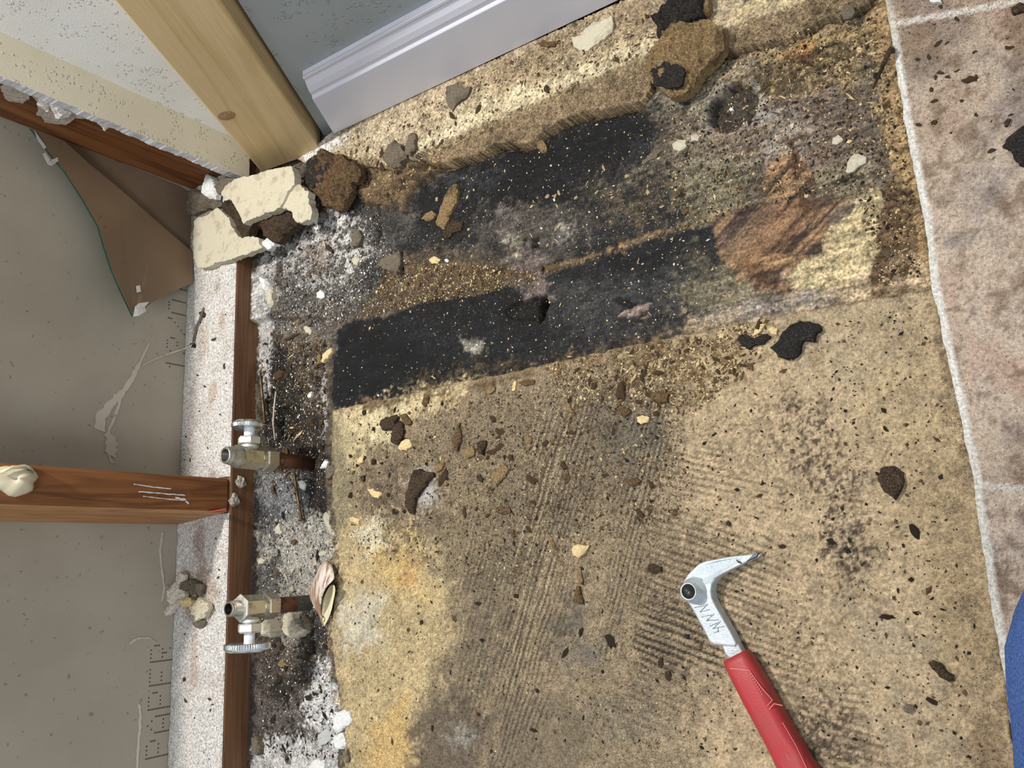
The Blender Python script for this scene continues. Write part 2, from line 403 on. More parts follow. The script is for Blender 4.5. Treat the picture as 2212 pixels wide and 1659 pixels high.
paint([(1700, 295), (1716, 330), (1722, 370), (1718, 400), (1740, 440)], (92, 58, 26), .85, line=.0022, feather=.001, rag=.002)
paint([(1705, 310), (1720, 350), (1716, 385)], (40, 24, 14), .85, line=.0009, feather=.0006, rag=.001, dz=-.002)
# brown dust strip by the tile
BD = [(1915, 395), (1985, 380), (2000, 480), (2012, 610), (2014, 640), (1880, 660), (1885, 600), (1896, 520), (1908, 450)]
paint(BD, (128, 98, 62), dk=.75, wh=.12, feather=.0012, rag=.0022)
paint([(1860, 0), (1900, -20), (1935, 100), (1965, 250), (1990, 400), (1930, 400), (1900, 250), (1880, 100)], (182, 148, 96), .95, dk=.35, wh=.1, wet=0, feather=.004, rag=.004)
paint([(1895, -40), (1912, 40), (1935, 160), (1955, 280), (1985, 430), (2004, 600)], (196, 160, 104), .8, line=.004, feather=.004, rag=.002)
paint([(1840, 120), (1890, 110), (1890, 190), (1850, 180)], (142, 124, 96), .8, feather=.005, rag=.005)
# upper left: gypsum dust thrown over black mould
paint([(560, 555), (600, 480), (680, 440), (780, 420), (880, 440), (900, 490), (860, 540), (830, 580), (830, 640), (740, 690), (600, 720), (566, 700)], (92, 86, 80), .95, dk=.5, wh=.5, wet=.2, feather=.006, rag=.008)
paint([(650, 480), (700, 450), (770, 455), (800, 500), (790, 560), (760, 580), (700, 560), (650, 520)], (208, 204, 200), .95, dk=.45, wh=.8, feather=.006, rag=.010, brk=.98)
paint([(590, 510), (650, 500), (690, 560), (740, 600), (760, 640), (700, 620), (600, 600)], (176, 172, 168), .75, dk=.5, wh=.8, feather=.006, rag=.012, brk=.85)
paint([(560, 560), (590, 520), (600, 640), (575, 700), (562, 690)], (196, 192, 188), .8, dk=.3, wh=.8, feather=.004, rag=.006)
paint([(790, 560), (860, 560), (830, 610), (780, 620)], (24, 24, 28), .7, feather=.006, rag=.006)
paint([(770, 440), (860, 430), (900, 480), (850, 520), (800, 520)], (44, 42, 42), .6, wh=.5, feather=.01, rag=.01)
paint([(650, 530), (700, 520), (720, 560), (680, 590)], (150, 128, 110), .6, feather=.004, rag=.006)
paint([(595, 580), (612, 560), (615, 640), (600, 650)], (50, 46, 44), .8, feather=.004, rag=.004)
paint([(600, 690), (720, 640), (730, 690), (722, 760), (700, 800), (640, 780), (580, 760)], (122, 112, 100), .9, dk=.5, wh=.35, feather=.006, rag=.008)
# ------------------------------------------------ trench beside the bottom plate
TR = [(540, 700), (600, 690), (720, 690), (719, 880), (716, 980), (716, 1080), (724, 1120), (732, 1180), (730, 1225), (722, 1300), (716, 1380), (722, 1440), (742, 1560), (748, 1700), (780, 3000), (470, 3000)]
tz = dict(z=Z0)
paint([(560, 740), (720, 740), (718, 900), (700, 1040), (560, 1040)], (46, 40, 34), .95, dk=.5, wh=.42, wet=.4, feather=.006, rag=.008, **tz)
paint([(600, 720), (700, 720), (715, 850), (680, 900), (630, 830)], (118, 100, 80), .85, dk=.5, wh=.4, feather=.006, rag=.01, brk=.95, **tz)
paint([(565, 780), (640, 790), (640, 960), (565, 960)], (24, 21, 18), .85, wh=.5, feather=.006, rag=.008, **tz)
paint([(560, 600), (590, 560), (592, 720), (580, 860), (562, 860)], (200, 197, 194), .85, dk=.3, wh=.8, feather=.003, rag=.004, **tz)
paint([(690, 840), (720, 780), (722, 880), (716, 960), (700, 940)], (196, 192, 188), .7, dk=.5, wh=.9, feather=.002, rag=.004, brk=.8, **tz)
paint([(640, 960), (720, 960), (716, 1030), (650, 1030)], (48, 34, 24), .9, wh=.3, feather=.004, rag=.006, **tz)
paint([(560, 1020), (660, 1020), (680, 1060), (650, 1150), (560, 1150)], (122, 122, 124), .95, dk=.5, wh=.5, feather=.006, rag=.006, **tz)
paint([(655, 1040), (716, 1030), (722, 1080), (700, 1110), (660, 1110)], (28, 25, 24), .95, wh=.35, wet=.6, feather=.004, rag=.006, **tz)
paint([(556, 1130), (700, 1105), (730, 1110), (732, 1215), (720, 1300), (560, 1300)], (178, 172, 160), .95, dk=.72, wh=.3, feather=.005, rag=.006, **tz)
paint([(556, 1090), (610, 1090), (600, 1160), (556, 1170)], (70, 70, 74), .8, wh=.4, feather=.006, rag=.008, **tz)
paint([(556, 1230), (600, 1200), (600, 1320), (556, 1320)], (60, 58, 58), .8, wh=.35, feather=.006, rag=.008, **tz)
paint([(590, 1330), (680, 1320), (700, 1390), (600, 1400)], (158, 148, 132), .85, dk=.6, wh=.3, feather=.004, rag=.006, **tz)
paint([(660, 1330), (718, 1330), (720, 1420), (650, 1420)], (40, 36, 36), .9, wh=.4, wet=.3, feather=.004, rag=.006, **tz)
paint([(556, 1400), (720, 1400), (700, 1600), (556, 1600)], (88, 76, 66), .95, dk=.55, wh=.25, feather=.006, rag=.008, **tz)
paint([(560, 1520), (660, 1510), (670, 1590), (560, 1590)], (112, 104, 98), .7, dk=.4, wh=.3, feather=.008, rag=.008, **tz)
paint([(590, 1460), (640, 1460), (630, 1510), (590, 1510)], (36, 30, 26), .8, wh=.2, feather=.004, rag=.006, **tz)
paint([(690, 1420), (730, 1440), (760, 1600), (700, 1600), (650, 1560), (670, 1480)], (224, 222, 220), .95, dk=.25, wh=.8, feather=.005, rag=.008, **tz)
paint([(548, 1600), (690, 1596), (740, 1600), (760, 2600), (500, 2600)], (212, 208, 204), .95, dk=.4, wh=.7, feather=.003, rag=.005, **tz)
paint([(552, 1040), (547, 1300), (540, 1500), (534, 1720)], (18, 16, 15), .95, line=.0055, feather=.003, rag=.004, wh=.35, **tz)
# ------------------------------------------------ tan board with adhesive (lower right)
YBP = [(718, 887), (820, 866), (900, 848), (1000, 826), (1100, 806), (1200, 784), (1300, 762), (1400, 741), (1500, 720), (1650, 692), (1800, 662), (2014, 628), (2050, 760), (2100, 1000), (2150, 1300), (2200, 1750), (2330, 3000), (780, 3000), (748, 1750), (742, 1560), (722, 1440), (716, 1380), (722, 1300), (730, 1225), (732, 1180), (724, 1120), (716, 1080), (716, 980)]
my = mask(YBP, feather=.0, rag=.0007, rs=200, z=ZY)
yb = np.array(rgb(170, 148, 114)[:3]); C[...] = np.where(my[..., None] > .5, yb, C)
for i, vv in enumerate((.85, .22, .12)): FX[..., i] = np.where(my > .5, vv, FX[..., i])
Cb = C.copy()
yz = dict(z=ZY)
paint([(1500, 720), (2020, 630), (2200, 1700), (1500, 1700), (1560, 1300), (1450, 1000)], (204, 177, 136), .9, dk=.34, wh=.1, feather=.03, rag=.02, **yz)
paint([(1700, 720), (1960, 660), (2040, 800), (1980, 900), (1800, 820)], (188, 168, 134), .8, dk=.5, feather=.02, rag=.015, **yz)
paint([(1850, 720), (2030, 700), (2100, 1050), (2150, 1400), (2180, 1650), (2080, 1650), (2000, 1300), (1920, 1000)], (194, 166, 120), .55, feather=.02, rag=.015, **yz)
paint([(725, 1130), (900, 1120), (1000, 1180), (980, 1400), (900, 1560), (860, 1700), (750, 1700), (725, 1400)], (212, 187, 134), .9, dk=.66, wh=.1, feather=.015, rag=.015, **yz)
paint([(800, 1180), (900, 1160), (920, 1280), (830, 1300)], (226, 188, 104), .6, feather=.012, rag=.01, **yz)
paint([(870, 1220), (900, 1220), (905, 1260), (870, 1265)], (222, 166, 92), .6, feather=.008, rag=.006, **yz)
paint([(800, 1560), (880, 1500), (900, 1600), (860, 1720), (780, 1720)], (224, 184, 108), .8, feather=.012, rag=.01, **yz)
paint([(722, 890), (900, 850), (1020, 830), (960, 880), (880, 900), (800, 1000), (740, 1000)], (228, 206, 152), .9, dk=.6, wh=.2, feather=.006, rag=.008, **yz)
paint([(716, 900), (760, 920), (760, 1100), (735, 1150), (718, 1080)], (158, 150, 112), .6, feather=.008, rag=.006, **yz)
paint([(730, 1290), (830, 1300), (820, 1380), (740, 1420)], (214, 208, 188), .7, dk=.4, wh=.4, feather=.01, rag=.01, **yz)
paint([(900, 1130), (1100, 1050), (1200, 1100), (1130, 1350), (1050, 1480), (940, 1480), (990, 1300)], (140, 124, 98), .8, dk=.85, feather=.02, rag=.015, **yz)
paint([(1000, 880), (1400, 790), (1450, 900), (1350, 1100), (1150, 1150), (960, 1050), (900, 960)], (146, 128, 100), .8, dk=.95, wh=.2, feather=.02, rag=.015, **yz)
paint([(1290, 900), (1440, 900), (1430, 980), (1330, 990), (1280, 950)], (112, 106, 92), .7, dk=.7, feather=.012, rag=.01, **yz)
paint([(1190, 1320), (1250, 1320), (1260, 1400), (1180, 1400)], (104, 98, 88), .75, dk=.6, feather=.01, rag=.008, **yz)
paint([(1220, 1400), (1290, 1400), (1300, 1450), (1230, 1450)], (120, 116, 108), .6, feather=.01, rag=.008, **yz)
paint([(890, 1540), (1000, 1500), (1060, 1560), (1040, 1640), (960, 1720), (880, 1700)], (104, 90, 74), .85, dk=.6, wh=.4, feather=.01, rag=.01, **yz)
paint([(960, 1570), (1030, 1560), (1030, 1620), (960, 1620)], (158, 152, 142), .6, wh=.9, feather=.006, rag=.008, brk=.8, **yz)
paint([(1080, 1530), (1220, 1500), (1300, 1600), (1250, 1720), (1060, 1720)], (126, 112, 90), .7, dk=.6, feather=.015, rag=.012, **yz)
paint([(1290, 1540), (1400, 1500), (1420, 1600), (1300, 1620)], (140, 128, 108), .6, feather=.012, rag=.012, **yz)
for e, op in (((870, 1100, 90, 90), .7), ((820, 1030, 70, 90), .6)):
    paint(None, (104, 88, 72), op, ell=e, dk=.7, wh=.5, feather=.012, rag=.012, brk=.9, **yz)
paint([(880, 1040), (940, 1010), (950, 1070), (900, 1110)], (206, 204, 204), .7, dk=.3, wh=.7, feather=.006, rag=.006, **yz)
paint([(760, 1150), (820, 1110), (840, 1180), (800, 1200)], (226, 214, 180), .8, feather=.005, rag=.006, **yz)
paint([(785, 880), (870, 870), (850, 960), (800, 950)], (236, 218, 168), .8, dk=.7, feather=.005, rag=.006, **yz)
# dark spatter right of the middle
for poly, op in (([(1690, 880), (1760, 860), (1830, 960), (1880, 1120), (1900, 1240), (1840, 1260), (1780, 1130), (1700, 1000)], .85),
                 ([(1730, 1080), (1800, 1060), (1870, 1180), (1880, 1300), (1820, 1280)], .9),
                 ([(1680, 1540), (1820, 1500), (1860, 1640), (1740, 1720), (1700, 1640)], .8),
                 ([(1700, 1320), (1800, 1350), (1780, 1400), (1700, 1380)], .7),
                 ([(1560, 900), (1680, 880), (1700, 1000), (1600, 980)], .5)):
    paint(poly, (62, 48, 44), op, feather=.012, rag=.012, brk=1.12, bs=480, **yz)
for poly in ([(1830, 1320), (1950, 1300), (1960, 1400), (1860, 1420)], [(1900, 1560), (2000, 1500), (2050, 1600), (1940, 1620)]):
    paint(poly, (150, 138, 116), .5, feather=.015, rag=.015, **yz)
paint([(2100, 1560), (2170, 1520), (2200, 1720), (2100, 1720)], (146, 120, 88), .8, dk=.6, feather=.008, rag=.006, **yz)
paint([(2014, 640), (2030, 720), (2060, 860), (2090, 960)], (108, 84, 54), .75, line=.003, feather=.003, rag=.004, brk=.9, **yz)
# brown crumbs lying along the board edge
paint([(780, 870), (900, 846), (1100, 806), (1300, 762), (1500, 720), (1660, 690), (1700, 700), (1640, 730), (1600, 790), (1500, 860), (1400, 830), (1300, 800), (1150, 820), (960, 860), (800, 890)], (134, 108, 68), .85, dk=.6, wh=.25, feather=.006, rag=.010, brk=.97, **yz)
paint([(1250, 770), (1400, 742), (1600, 700), (1620, 760), (1560, 850), (1500, 880), (1420, 820), (1300, 800)], (122, 96, 58), .6, feather=.008, rag=.012, brk=.95, **yz)
paint([(1560, 690), (1660, 680), (1650, 710), (1580, 715)], (206, 184, 140), .7, feather=.003, rag=.004, brk=.85, **yz)
paint([(780, 880), (960, 850), (1180, 800)], (98, 74, 42), .8, line=.0028, feather=.0025, rag=.004, brk=.85, **yz)
# comb marks of the adhesive trowel
def stripes(poly, deg, pitch, wob, strength, col, z=ZY, feather=.012, rag=.012, thr=.1, ridge=.00025):
    global H
    M = mask(poly, feather=feather, rag=rag, z=z)
    a = math.radians(deg); uu = GX * math.cos(a) + GY * math.sin(a); vv = -GX * math.sin(a) + GY * math.cos(a)
    vv = vv + wob * fbm(uu * 14, vv * 20, 300 + int(deg), 3)
    s = np.sin(vv / pitch * 2 * math.pi) + 0.9 * fbm(uu * 60, vv * 500, 320 + int(deg), 3)
    k = sstep(thr, thr + .5, s) * M * strength
    c = np.array(rgb(*col)[:3]); C[...] = C * (1 - k[..., None]) + c * k[..., None]
    H = H - k * ridge
ax = lambda p, q: math.degrees(math.atan2(at(*q, ZY)[1] - at(*p, ZY)[1], at(*q, ZY)[0] - at(*p, ZY)[0]))
dA = ax((1390, 1290), (1500, 1330)); dB = ax((1480, 980), (1600, 1000)); dC = ax((1290, 900), (1170, 1300)); dD = ax((1700, 1560), (1800, 1590))
stripes([(1440, 960), (1620, 1000), (1680, 1060), (1560, 1080), (1430, 1060)], dB, .0046, .003, .65, (96, 80, 64))
stripes([(1400, 1100), (1640, 1150), (1680, 1300), (1640, 1420), (1480, 1440), (1400, 1300)], dA - 2, .0050, .004, .75, (84, 70, 58))
stripes([(1380, 1300), (1500, 1310), (1520, 1420), (1370, 1450)], dA, .0050, .003, .95, (48, 42, 38), feather=.006)
stripes([(1560, 1340), (1720, 1370), (1760, 1500), (1680, 1560), (1620, 1500)], dA + 3, .0046, .004, .6, (86, 72, 58))
stripes([(1350, 1430), (1480, 1430), (1460, 1560), (1340, 1580)], dA + 2, .0050, .004, .5, (96, 82, 66))
stripes([(1180, 860), (1320, 850), (1260, 1100), (1200, 1400), (1130, 1660), (1060, 1660), (1080, 1400), (1130, 1100)], dC, .0042, .004, .85, (92, 80, 66))
stripes([(1180, 860), (1260, 850), (1200, 1150), (1140, 1450), (1090, 1450), (1120, 1150)], dC + 1, .0060, .003, .75, (206, 182, 138), thr=.5)
stripes([(1360, 900), (1450, 890), (1430, 1100), (1340, 1400), (1300, 1400), (1330, 1100)], dC + 2, .0040, .004, .75, (76, 70, 60))
stripes([(1000, 1150), (1100, 1100), (1080, 1500), (1000, 1600)], dC + 3, .0050, .004, .55, (92, 82, 68))
stripes([(1000, 980), (1100, 960), (1060, 1200), (980, 1250)], dC + 6, .0040, .004, .35, (190, 164, 112))
stripes([(1720, 1500), (1850, 1520), (1900, 1640), (1800, 1700), (1740, 1640)], dD, .0046, .004, .6, (76, 64, 52))
stripes([(1640, 1180), (1900, 1230), (1900, 1320), (1660, 1300)], dA + 4, .0060, .006, .35, (120, 100, 76))
stripes([(1850, 1000), (2050, 980), (2080, 1150), (1900, 1150)], dA + 6, .0070, .006, .22, (150, 126, 92))
# fine cracks
for pts, w in (([(720, 1400), (745, 1388), (775, 1398), (790, 1412)], .0006), ([(1093, 1000), (1065, 1180), (1015, 1440)], .0), ([(1175, 1010), (1120, 1230)], .0006)):
    if w: paint(pts, (110, 80, 36), .8, line=w, feather=.0006, rag=.0006, dz=-.0008, **yz)
C[...] = np.where((my[..., None] > .5), C, C)

# ------------------------------------------------ particleboard strip beside the baseboard
LG = [(640, 345), (715, 285), (1340, 2), (1500, -70), (1900, -260), (1900, -60), (1740, 2), (1595, 50), (1570, 60), (1440, 99), (1400, 118), (1200, 202), (944, 313), (880, 345), (860, 372), (800, 360), (740, 350), (690, 370)]
lz = dict(z=ZLG)
mlt = mask(LG, feather=0, rag=.0008, rs=160, z=ZLG)
CRM = [(944, 311), (1200, 200), (1440, 97), (1560, 60), (1590, 50), (1740, 2), (1900, -60), (1880, 10), (1800, 40), (1740, 62), (1690, 84), (1620, 100), (1570, 105), (1440, 130), (1415, 150), (1405, 185), (1385, 218), (1340, 226), (1280, 240), (1215, 258), (1170, 290), (1140, 312), (1100, 306), (1060, 318), (1020, 340), (960, 352), (935, 358), (905, 350)]
mls = mask(CRM, feather=0, rag=.0020, rs=110, z=.017)
mls = np.where(mlt > .5, 0, mls)
lt = mlt > .5; lsd = mls > .5
C[lt] = np.array(rgb(190, 168, 132)[:3]); C[lsd] = np.array(rgb(146, 122, 86)[:3])
FX[lt] = (.45, .35, .05); FX[lsd] = (.75, .15, .05)
Csave = C.copy(); Fsave = FX.copy()
paint([(990, 240), (1200, 150), (1440, 60), (1450, 97), (1200, 200), (960, 305), (900, 320)], (228, 208, 160), .9, dk=.35, wh=.7, feather=.008, rag=.006, **lz)
paint([(1000, 170), (1340, 10), (1480, -40), (1460, 40), (1250, 130), (1080, 200)], (156, 132, 96), .8, dk=.6, wh=.2, feather=.012, rag=.010, **lz)
paint([(700, 300), (760, 280), (900, 240), (860, 320), (760, 340)], (196, 178, 142), .7, wh=.5, feather=.01, rag=.01, **lz)
paint([(640, 340), (715, 290), (750, 300), (700, 350)], (228, 224, 216), .9, wh=.8, dk=.3, feather=.006, rag=.006, **lz)
paint([(1580, 50), (1740, 0), (1740, -20), (1580, 20)], (220, 196, 140), .8, feather=.004, rag=.004, **lz)
ledge_any = lt | lsd
C[...] = np.where(ledge_any[..., None], C, Csave); FX[...] = np.where(ledge_any[..., None], FX, Fsave)
# smooth edge band of the strip (sawn face)
band = mask([(880, 345), (944, 312), (1200, 201), (1440, 98)], line=.006, feather=.002, rag=.0005, z=.019)
C[...] = C * (1 - (band * lsd * .8)[..., None]) + np.array(rgb(150, 130, 92)[:3]) * (band * lsd * .8)[..., None]; FX[..., 0] *= 1 - band * lsd * .6
# crumbled brown end left of the strip
paint([(735, 345), (800, 350), (870, 350), (940, 352), (900, 400), (870, 440), (800, 440), (770, 420), (745, 380)], (122, 98, 64), .95, dk=.6, wh=.15, feather=.003, rag=.006, dz=.009, z=.018)

# ------------------------------------------------ heights
mt_ = mask(TR, feather=.0012, rag=.0008, z=Z0)
isy = (my > .5) & ~ledge_any
mt_ = np.where(isy | ledge_any, 0, mt_)
H = H - (ZK - Z0) * mt_
H = H + np.where(isy, ZY - ZK, 0)
rough = np.where(isy, .15, .35) + np.where(ledge_any, .5, 0)
def rough_add(poly, amt, z=ZK, f=.01):
    global rough
    rough = rough + mask(poly, feather=f, rag=.006, z=z) * amt
rough_add(TR, 1.5, Z0); rough_add([(560, 500), (700, 420), (900, 440), (1000, 560), (1130, 590), (1060, 640), (860, 690), (720, 700), (560, 720)], 1.5)
rough_add([(1000, 440), (1250, 400), (1500, 380), (1640, 440), (1450, 500), (1200, 590), (1060, 600)], .8)
rough_add([(1400, 180), (1900, 60), (1900, 300), (1500, 330)], .5)
rough_add([(735, 345), (940, 350), (880, 440), (760, 430)], 1.8)
rough_add([(1250, 770), (1600, 700), (1600, 800), (1450, 880), (1300, 800)], .6, ZY)
rough_add([(800, 890), (1000, 880), (1000, 1050), (900, 1130), (780, 1080)], .7, ZY)
H = H + rough * (.0009 * F1 + .0008 * F2 + .0005 * F3)
H = H + np.where(isy | ledge_any, 0, .0004 * ST * (1 - mt_))
trough = mask([(1590, 106), (1500, 122), (1440, 134), (1412, 156), (1400, 190), (1382, 222), (1340, 230), (1280, 244), (1215, 262), (1170, 294), (1140, 316), (1100, 311), (1060, 323), (1020, 345), (960, 357), (920, 362)], line=.0055, feather=.0020, rag=.001)
H = H - .010 * trough * (1 - mlt) * (1 - mls)
H = np.where(lt, ZLG + .0004 * F2 + .0003 * F3, H)
dl = linedist(pw([(860, 350), (944, 312), (1200, 201), (1440, 98), (1590, 50), (1740, 2), (1900, -60)], ZLG), GX, GY)
H = np.where(lsd, ZLG - .001 - .0035 * sstep(0.004, .035, dl) + .0007 * F2 + .0006 * F3, H)
def pit(cx, cy, ax_, ay_, depth, z=ZK, poly=None, rag=.002, feather=.002, wall=None):
    global H
    Mk = mask(poly, feather=feather, rag=rag, z=z) if poly else mask(None, ell=(cx, cy, ax_, ay_), feather=feather, rag=rag, z=z)
    H = H - depth * Mk; return Mk
# drilled round hole with rubble in it
paint(None, (150, 140, 124), .7, ell=(1580, 232, 50, 44), feather=.004, rag=.004, wh=.5)
mh = pit(1583, 232, 38, 38, .011, rag=.0010, feather=.0010)
hc = np.array(rgb(46, 36, 26)[:3]); C[...] = C * (1 - (mh * .85)[..., None]) + hc * (mh * .85)[..., None]; H = H + mh * .002 * F2
for poly, d in (([(1160, 655), (1178, 640), (1186, 655), (1178, 680), (1168, 700), (1160, 690)], .016), ([(1090, 674), (1108, 655), (1135, 650), (1160, 640), (1174, 655), (1166, 692), (1130, 690), (1104, 686)], .004),
                ([(758, 488), (768, 485), (772, 510), (764, 522), (757, 510)], .009), ([(812, 490), (822, 486), (818, 520), (812, 530)], .007),
                ([(1125, 515), (1137, 508), (1134, 530), (1127, 535)], .007), ([(1150, 512), (1163, 510), (1165, 530), (1152, 535)], .008),
                ([(1168, 575), (1175, 575), (1174, 592), (1169, 592)], .006), ([(862, 548), (868, 545), (870, 590), (864, 595)], .006),
                ([(1330, 640), (1380, 660), (1420, 672), (1370, 668), (1325, 648)], .003), ([(1726, 128), (1760, 135), (1770, 150), (1735, 140)], .003),
                ([(668, 1385), (680, 1385), (681, 1410), (669, 1410)], .010), ([(600, 880), (640, 880), (650, 950), (600, 950)], .007), ([(590, 750), (620, 760), (610, 800), (585, 790)], .006),
                ([(715, 1375), (722, 1375), (724, 1400), (716, 1402)], .008)):
    mm_ = pit(0, 0, 0, 0, d, poly=poly, rag=.0006, feather=.0010, z=Z0 if poly[0][0] < 726 and poly[0][1] > 700 else ZK)
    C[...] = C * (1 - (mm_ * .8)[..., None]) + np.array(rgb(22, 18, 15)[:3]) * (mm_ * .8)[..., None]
# upstanding fibrous flap on the black board
_ = paint([(1345, 672), (1400, 650), (1412, 655), (1395, 668), (1380, 685), (1335, 682)], (176, 150, 136), .9, feather=.001, rag=.0015, dz=.002, wh=.4)
# large-scale brightness variety of the grime itself
F4 = fbm(GX * 800, GY * 800, 105, 2)
qz = np.where(isy, .55, 1 - .6 * mo)
C *= np.clip(1 + qz * (.30 * F1 + .45 * F2 + .65 * F3 + .50 * F4), .25, 2.1)[..., None]

ST2 = fbm(GX * 70, GY * 620, 106, 4)
C *= np.where((isy | ledge_any) , 1, np.clip(1 + (.75 * ST2 + .45 * ST) * (1 - mt_), .35, 1.8))[..., None]
lum = C.mean(-1, keepdims=True); C[...] = lum + (C - lum) * np.where(isy, .87, .82)[..., None]

def hgt(x, y):
    i = int(np.clip(round((x - gx[0]) / STEP), 0, NX - 1)); j = int(np.clip(round((y - gy[0]) / STEP), 0, NY - 1))
    return float(H[j, i])

def zone_mesh(name, sel, skirt, mat, H, C=C):
    """sel: quad mask (NY-1,NX-1) -> mesh with sides going down by skirt"""
    idx = -np.ones(NY * NX, np.int64)
    a = (np.arange(NY - 1)[:, None] * NX + np.arange(NX - 1)[None, :])
    q = np.stack([a, a + 1, a + NX + 1, a + NX], -1)[sel]
    used = np.unique(q); idx[used] = np.arange(len(used))
    V = np.stack([GX.ravel()[used], GY.ravel()[used], H.ravel()[used]], 1); Q = idx[q]
    n0 = len(V)
    # boundary edges, eased so that broken rims run smoothly
    e = np.concatenate([Q[:, [0, 1]], Q[:, [1, 2]], Q[:, [2, 3]], Q[:, [3, 0]]]); key = np.minimum(e[:, 0], e[:, 1]) * n0 + np.maximum(e[:, 0], e[:, 1])
    uq, first, cnt = np.unique(key, return_index=True, return_counts=True); be = e[first[cnt == 1]]
    bv = np.unique(be); mp = {int(k): n0 + i for i, k in enumerate(bv)}
    pos = np.full(n0, -1, np.int64); pos[bv] = np.arange(len(bv)); ea, eb = pos[be[:, 0]], pos[be[:, 1]]
    XY = V[bv][:, :2].copy(); rim = (XY[:, 0] < gx[2]) | (XY[:, 0] > gx[-3]) | (XY[:, 1] < gy[2]) | (XY[:, 1] > gy[-3])
    for _i in range(6):
        S_ = np.zeros_like(XY); cn = np.zeros(len(bv)); np.add.at(S_, ea, XY[eb]); np.add.at(S_, eb, XY[ea]); np.add.at(cn, ea, 1); np.add.at(cn, eb, 1)
        XY = np.where(rim[:, None], XY, .5 * XY + .5 * S_ / cn[:, None])
    V[bv, :2] = XY
    V2 = V[bv].copy(); V2[:, 2] = V2[:, 2] - skirt
    Vall = np.concatenate([V, V2])
    mpa = np.zeros(n0, np.int64); mpa[bv] = n0 + np.arange(len(bv))
    SQ = np.stack([be[:, 1], be[:, 0], mpa[be[:, 0]], mpa[be[:, 1]]], 1)
    F_ = np.concatenate([Q, SQ]).astype(np.int32)
    me = bpy.data.meshes.new(name)
    me.vertices.add(len(Vall)); me.vertices.foreach_set('co', Vall.ravel())
    me.loops.add(F_.size); me.loops.foreach_set('vertex_index', F_.ravel())
    me.polygons.add(len(F_)); me.polygons.foreach_set('loop_start', np.arange(0, F_.size, 4, dtype=np.int32))
    me.update(calc_edges=True)
    sm = np.ones(len(F_), bool); me.polygons.foreach_set('use_smooth', sm)
    for an, A in (('stain', C), ('grain', FX)):
        at_ = me.attributes.new(an, 'FLOAT_COLOR', 'POINT')
        c3 = A.reshape(-1, 3)[used]; c3 = np.concatenate([c3, c3[bv]]); at_.data.foreach_set('color', np.concatenate([c3, np.ones((len(c3), 1))], 1).ravel())
    o = bpy.data.objects.new(name, me); COL.objects.link(o); me.materials.append(mat); return o
M_FLOOR = attr_mat('rotted_subfloor')
M_BOARD = attr_mat('adhesive_covered_board', fine=1300, con=.62)
M_LEDGE = attr_mat('particleboard', fine=900)
qy = isy[:-1, :-1]; ql = (lt | lsd)[:-1, :-1]; ql &= ~qy
zone_mesh('floor', np.ones_like(qy), .012, M_FLOOR, np.where(ledge_any, -.002, np.where(isy, Z0 - .003, H)))['kind'] = 'structure'
tag(zone_mesh('underlayment_board', qy, .018, M_BOARD, np.where(isy, H, ZY), np.where(isy[..., None], C, np.array(rgb(150, 126, 90)[:3]) * (1 + .4 * F3[..., None]))), 'tan adhesive-streaked underlayment board with trowel marks under the red-handled pry tool', 'board')
tag(zone_mesh('particleboard_strip', ql, .024, M_LEDGE, np.where(ledge_any, H, ZLG - .0045), np.where(ledge_any[..., None], C, np.array(rgb(112, 92, 64)[:3]) * (1 + .5 * F3[..., None]))), 'crumbling tan particleboard strip left along the white baseboard', 'board')
# solid ground under the pieces
v, f = box_vf(XB - .02, -.02, -.44, YW + .02, -.06, -.022)
o = mesh_obj('floor', v, f, speckled('joist_dark', rgb(60, 50, 40), rgb(30, 25, 20), rgb(90, 80, 60), 200)); o['kind'] = 'structure'

# ================================================================== TILED FLOOR ON THE RIGHT
EDGE = [(1895, -70), (1910, 0), (1925, 92), (1951, 257), (1973, 367), (1995, 477), (2009, 609), (2021, 661), (2047, 790), (2076, 918), (2099, 1034), (2108, 1100), (2137, 1295), (2164, 1451), (2178, 1548), (2196, 1657), (2212, 1800), (2230, 2100)]
EW = [at(x, y, ZT)[:2] for x, y in EDGE]
ey = np.array([p[1] for p in EW])[::-1]; ex = np.array([p[0] for p in EW])[::-1]
ty = np.arange(-.55, YW + .004, .002)
tx0 = np.interp(ty, ey, ex)
tu = np.concatenate([[0, .0006, .0035], np.arange(.006, .16, .002), np.arange(.18, .9, .02)])
TX = tx0[:, None] + tu[None, :] + np.where(tu[None, :] < .002, .0009 * fbm(ty * 160, ty * 0 + 3, 60, 3)[:, None], 0); TY = np.repeat(ty[:, None], len(tu), 1)
TZ = ZT + .0006 * fbm(TX * 60, TY * 60, 61, 3); TZ[:, 0] = ZT - .0045; TZ[:, 1] = ZT - .0006
t1 = fbm(TX * 22, TY * 22, 62, 4); t2 = fbm(TX * 80, TY * 60, 63, 4); t3 = fbm(TX * 240, TY * 240, 64, 3)
TC = np.zeros(TX.shape + (3,)); TF = np.zeros_like(TC)
def mixin(A, m, col): A[...] = A * (1 - m[..., None]) + np.array(rgb(*col)[:3]) * m[..., None]
TC[...] = rgb(202, 182, 162)[:3]
TC[TY < at(2105, 1046, ZT)[1]] = rgb(214, 194, 176)[:3]
mixin(TC, sstep(.0, .5, t1) * .7, (182, 148, 130)); mixin(TC, sstep(.0, .35, -t1) * .8, (136, 124, 120))
mixin(TC, sstep(.15, .5, t2) * .5, (206, 190, 174)); mixin(TC, sstep(.12, .4, -t2) * .7, (126, 102, 82)); mixin(TC, sstep(.22, .5, t3) * .6, (112, 90, 70))
dusty = sstep(.20, .42, TY + .03 * t1 + .04 * fbm(TX * 9, TY * 9, 65, 3)); mixin(TC, dusty * .62, (146, 120, 90))
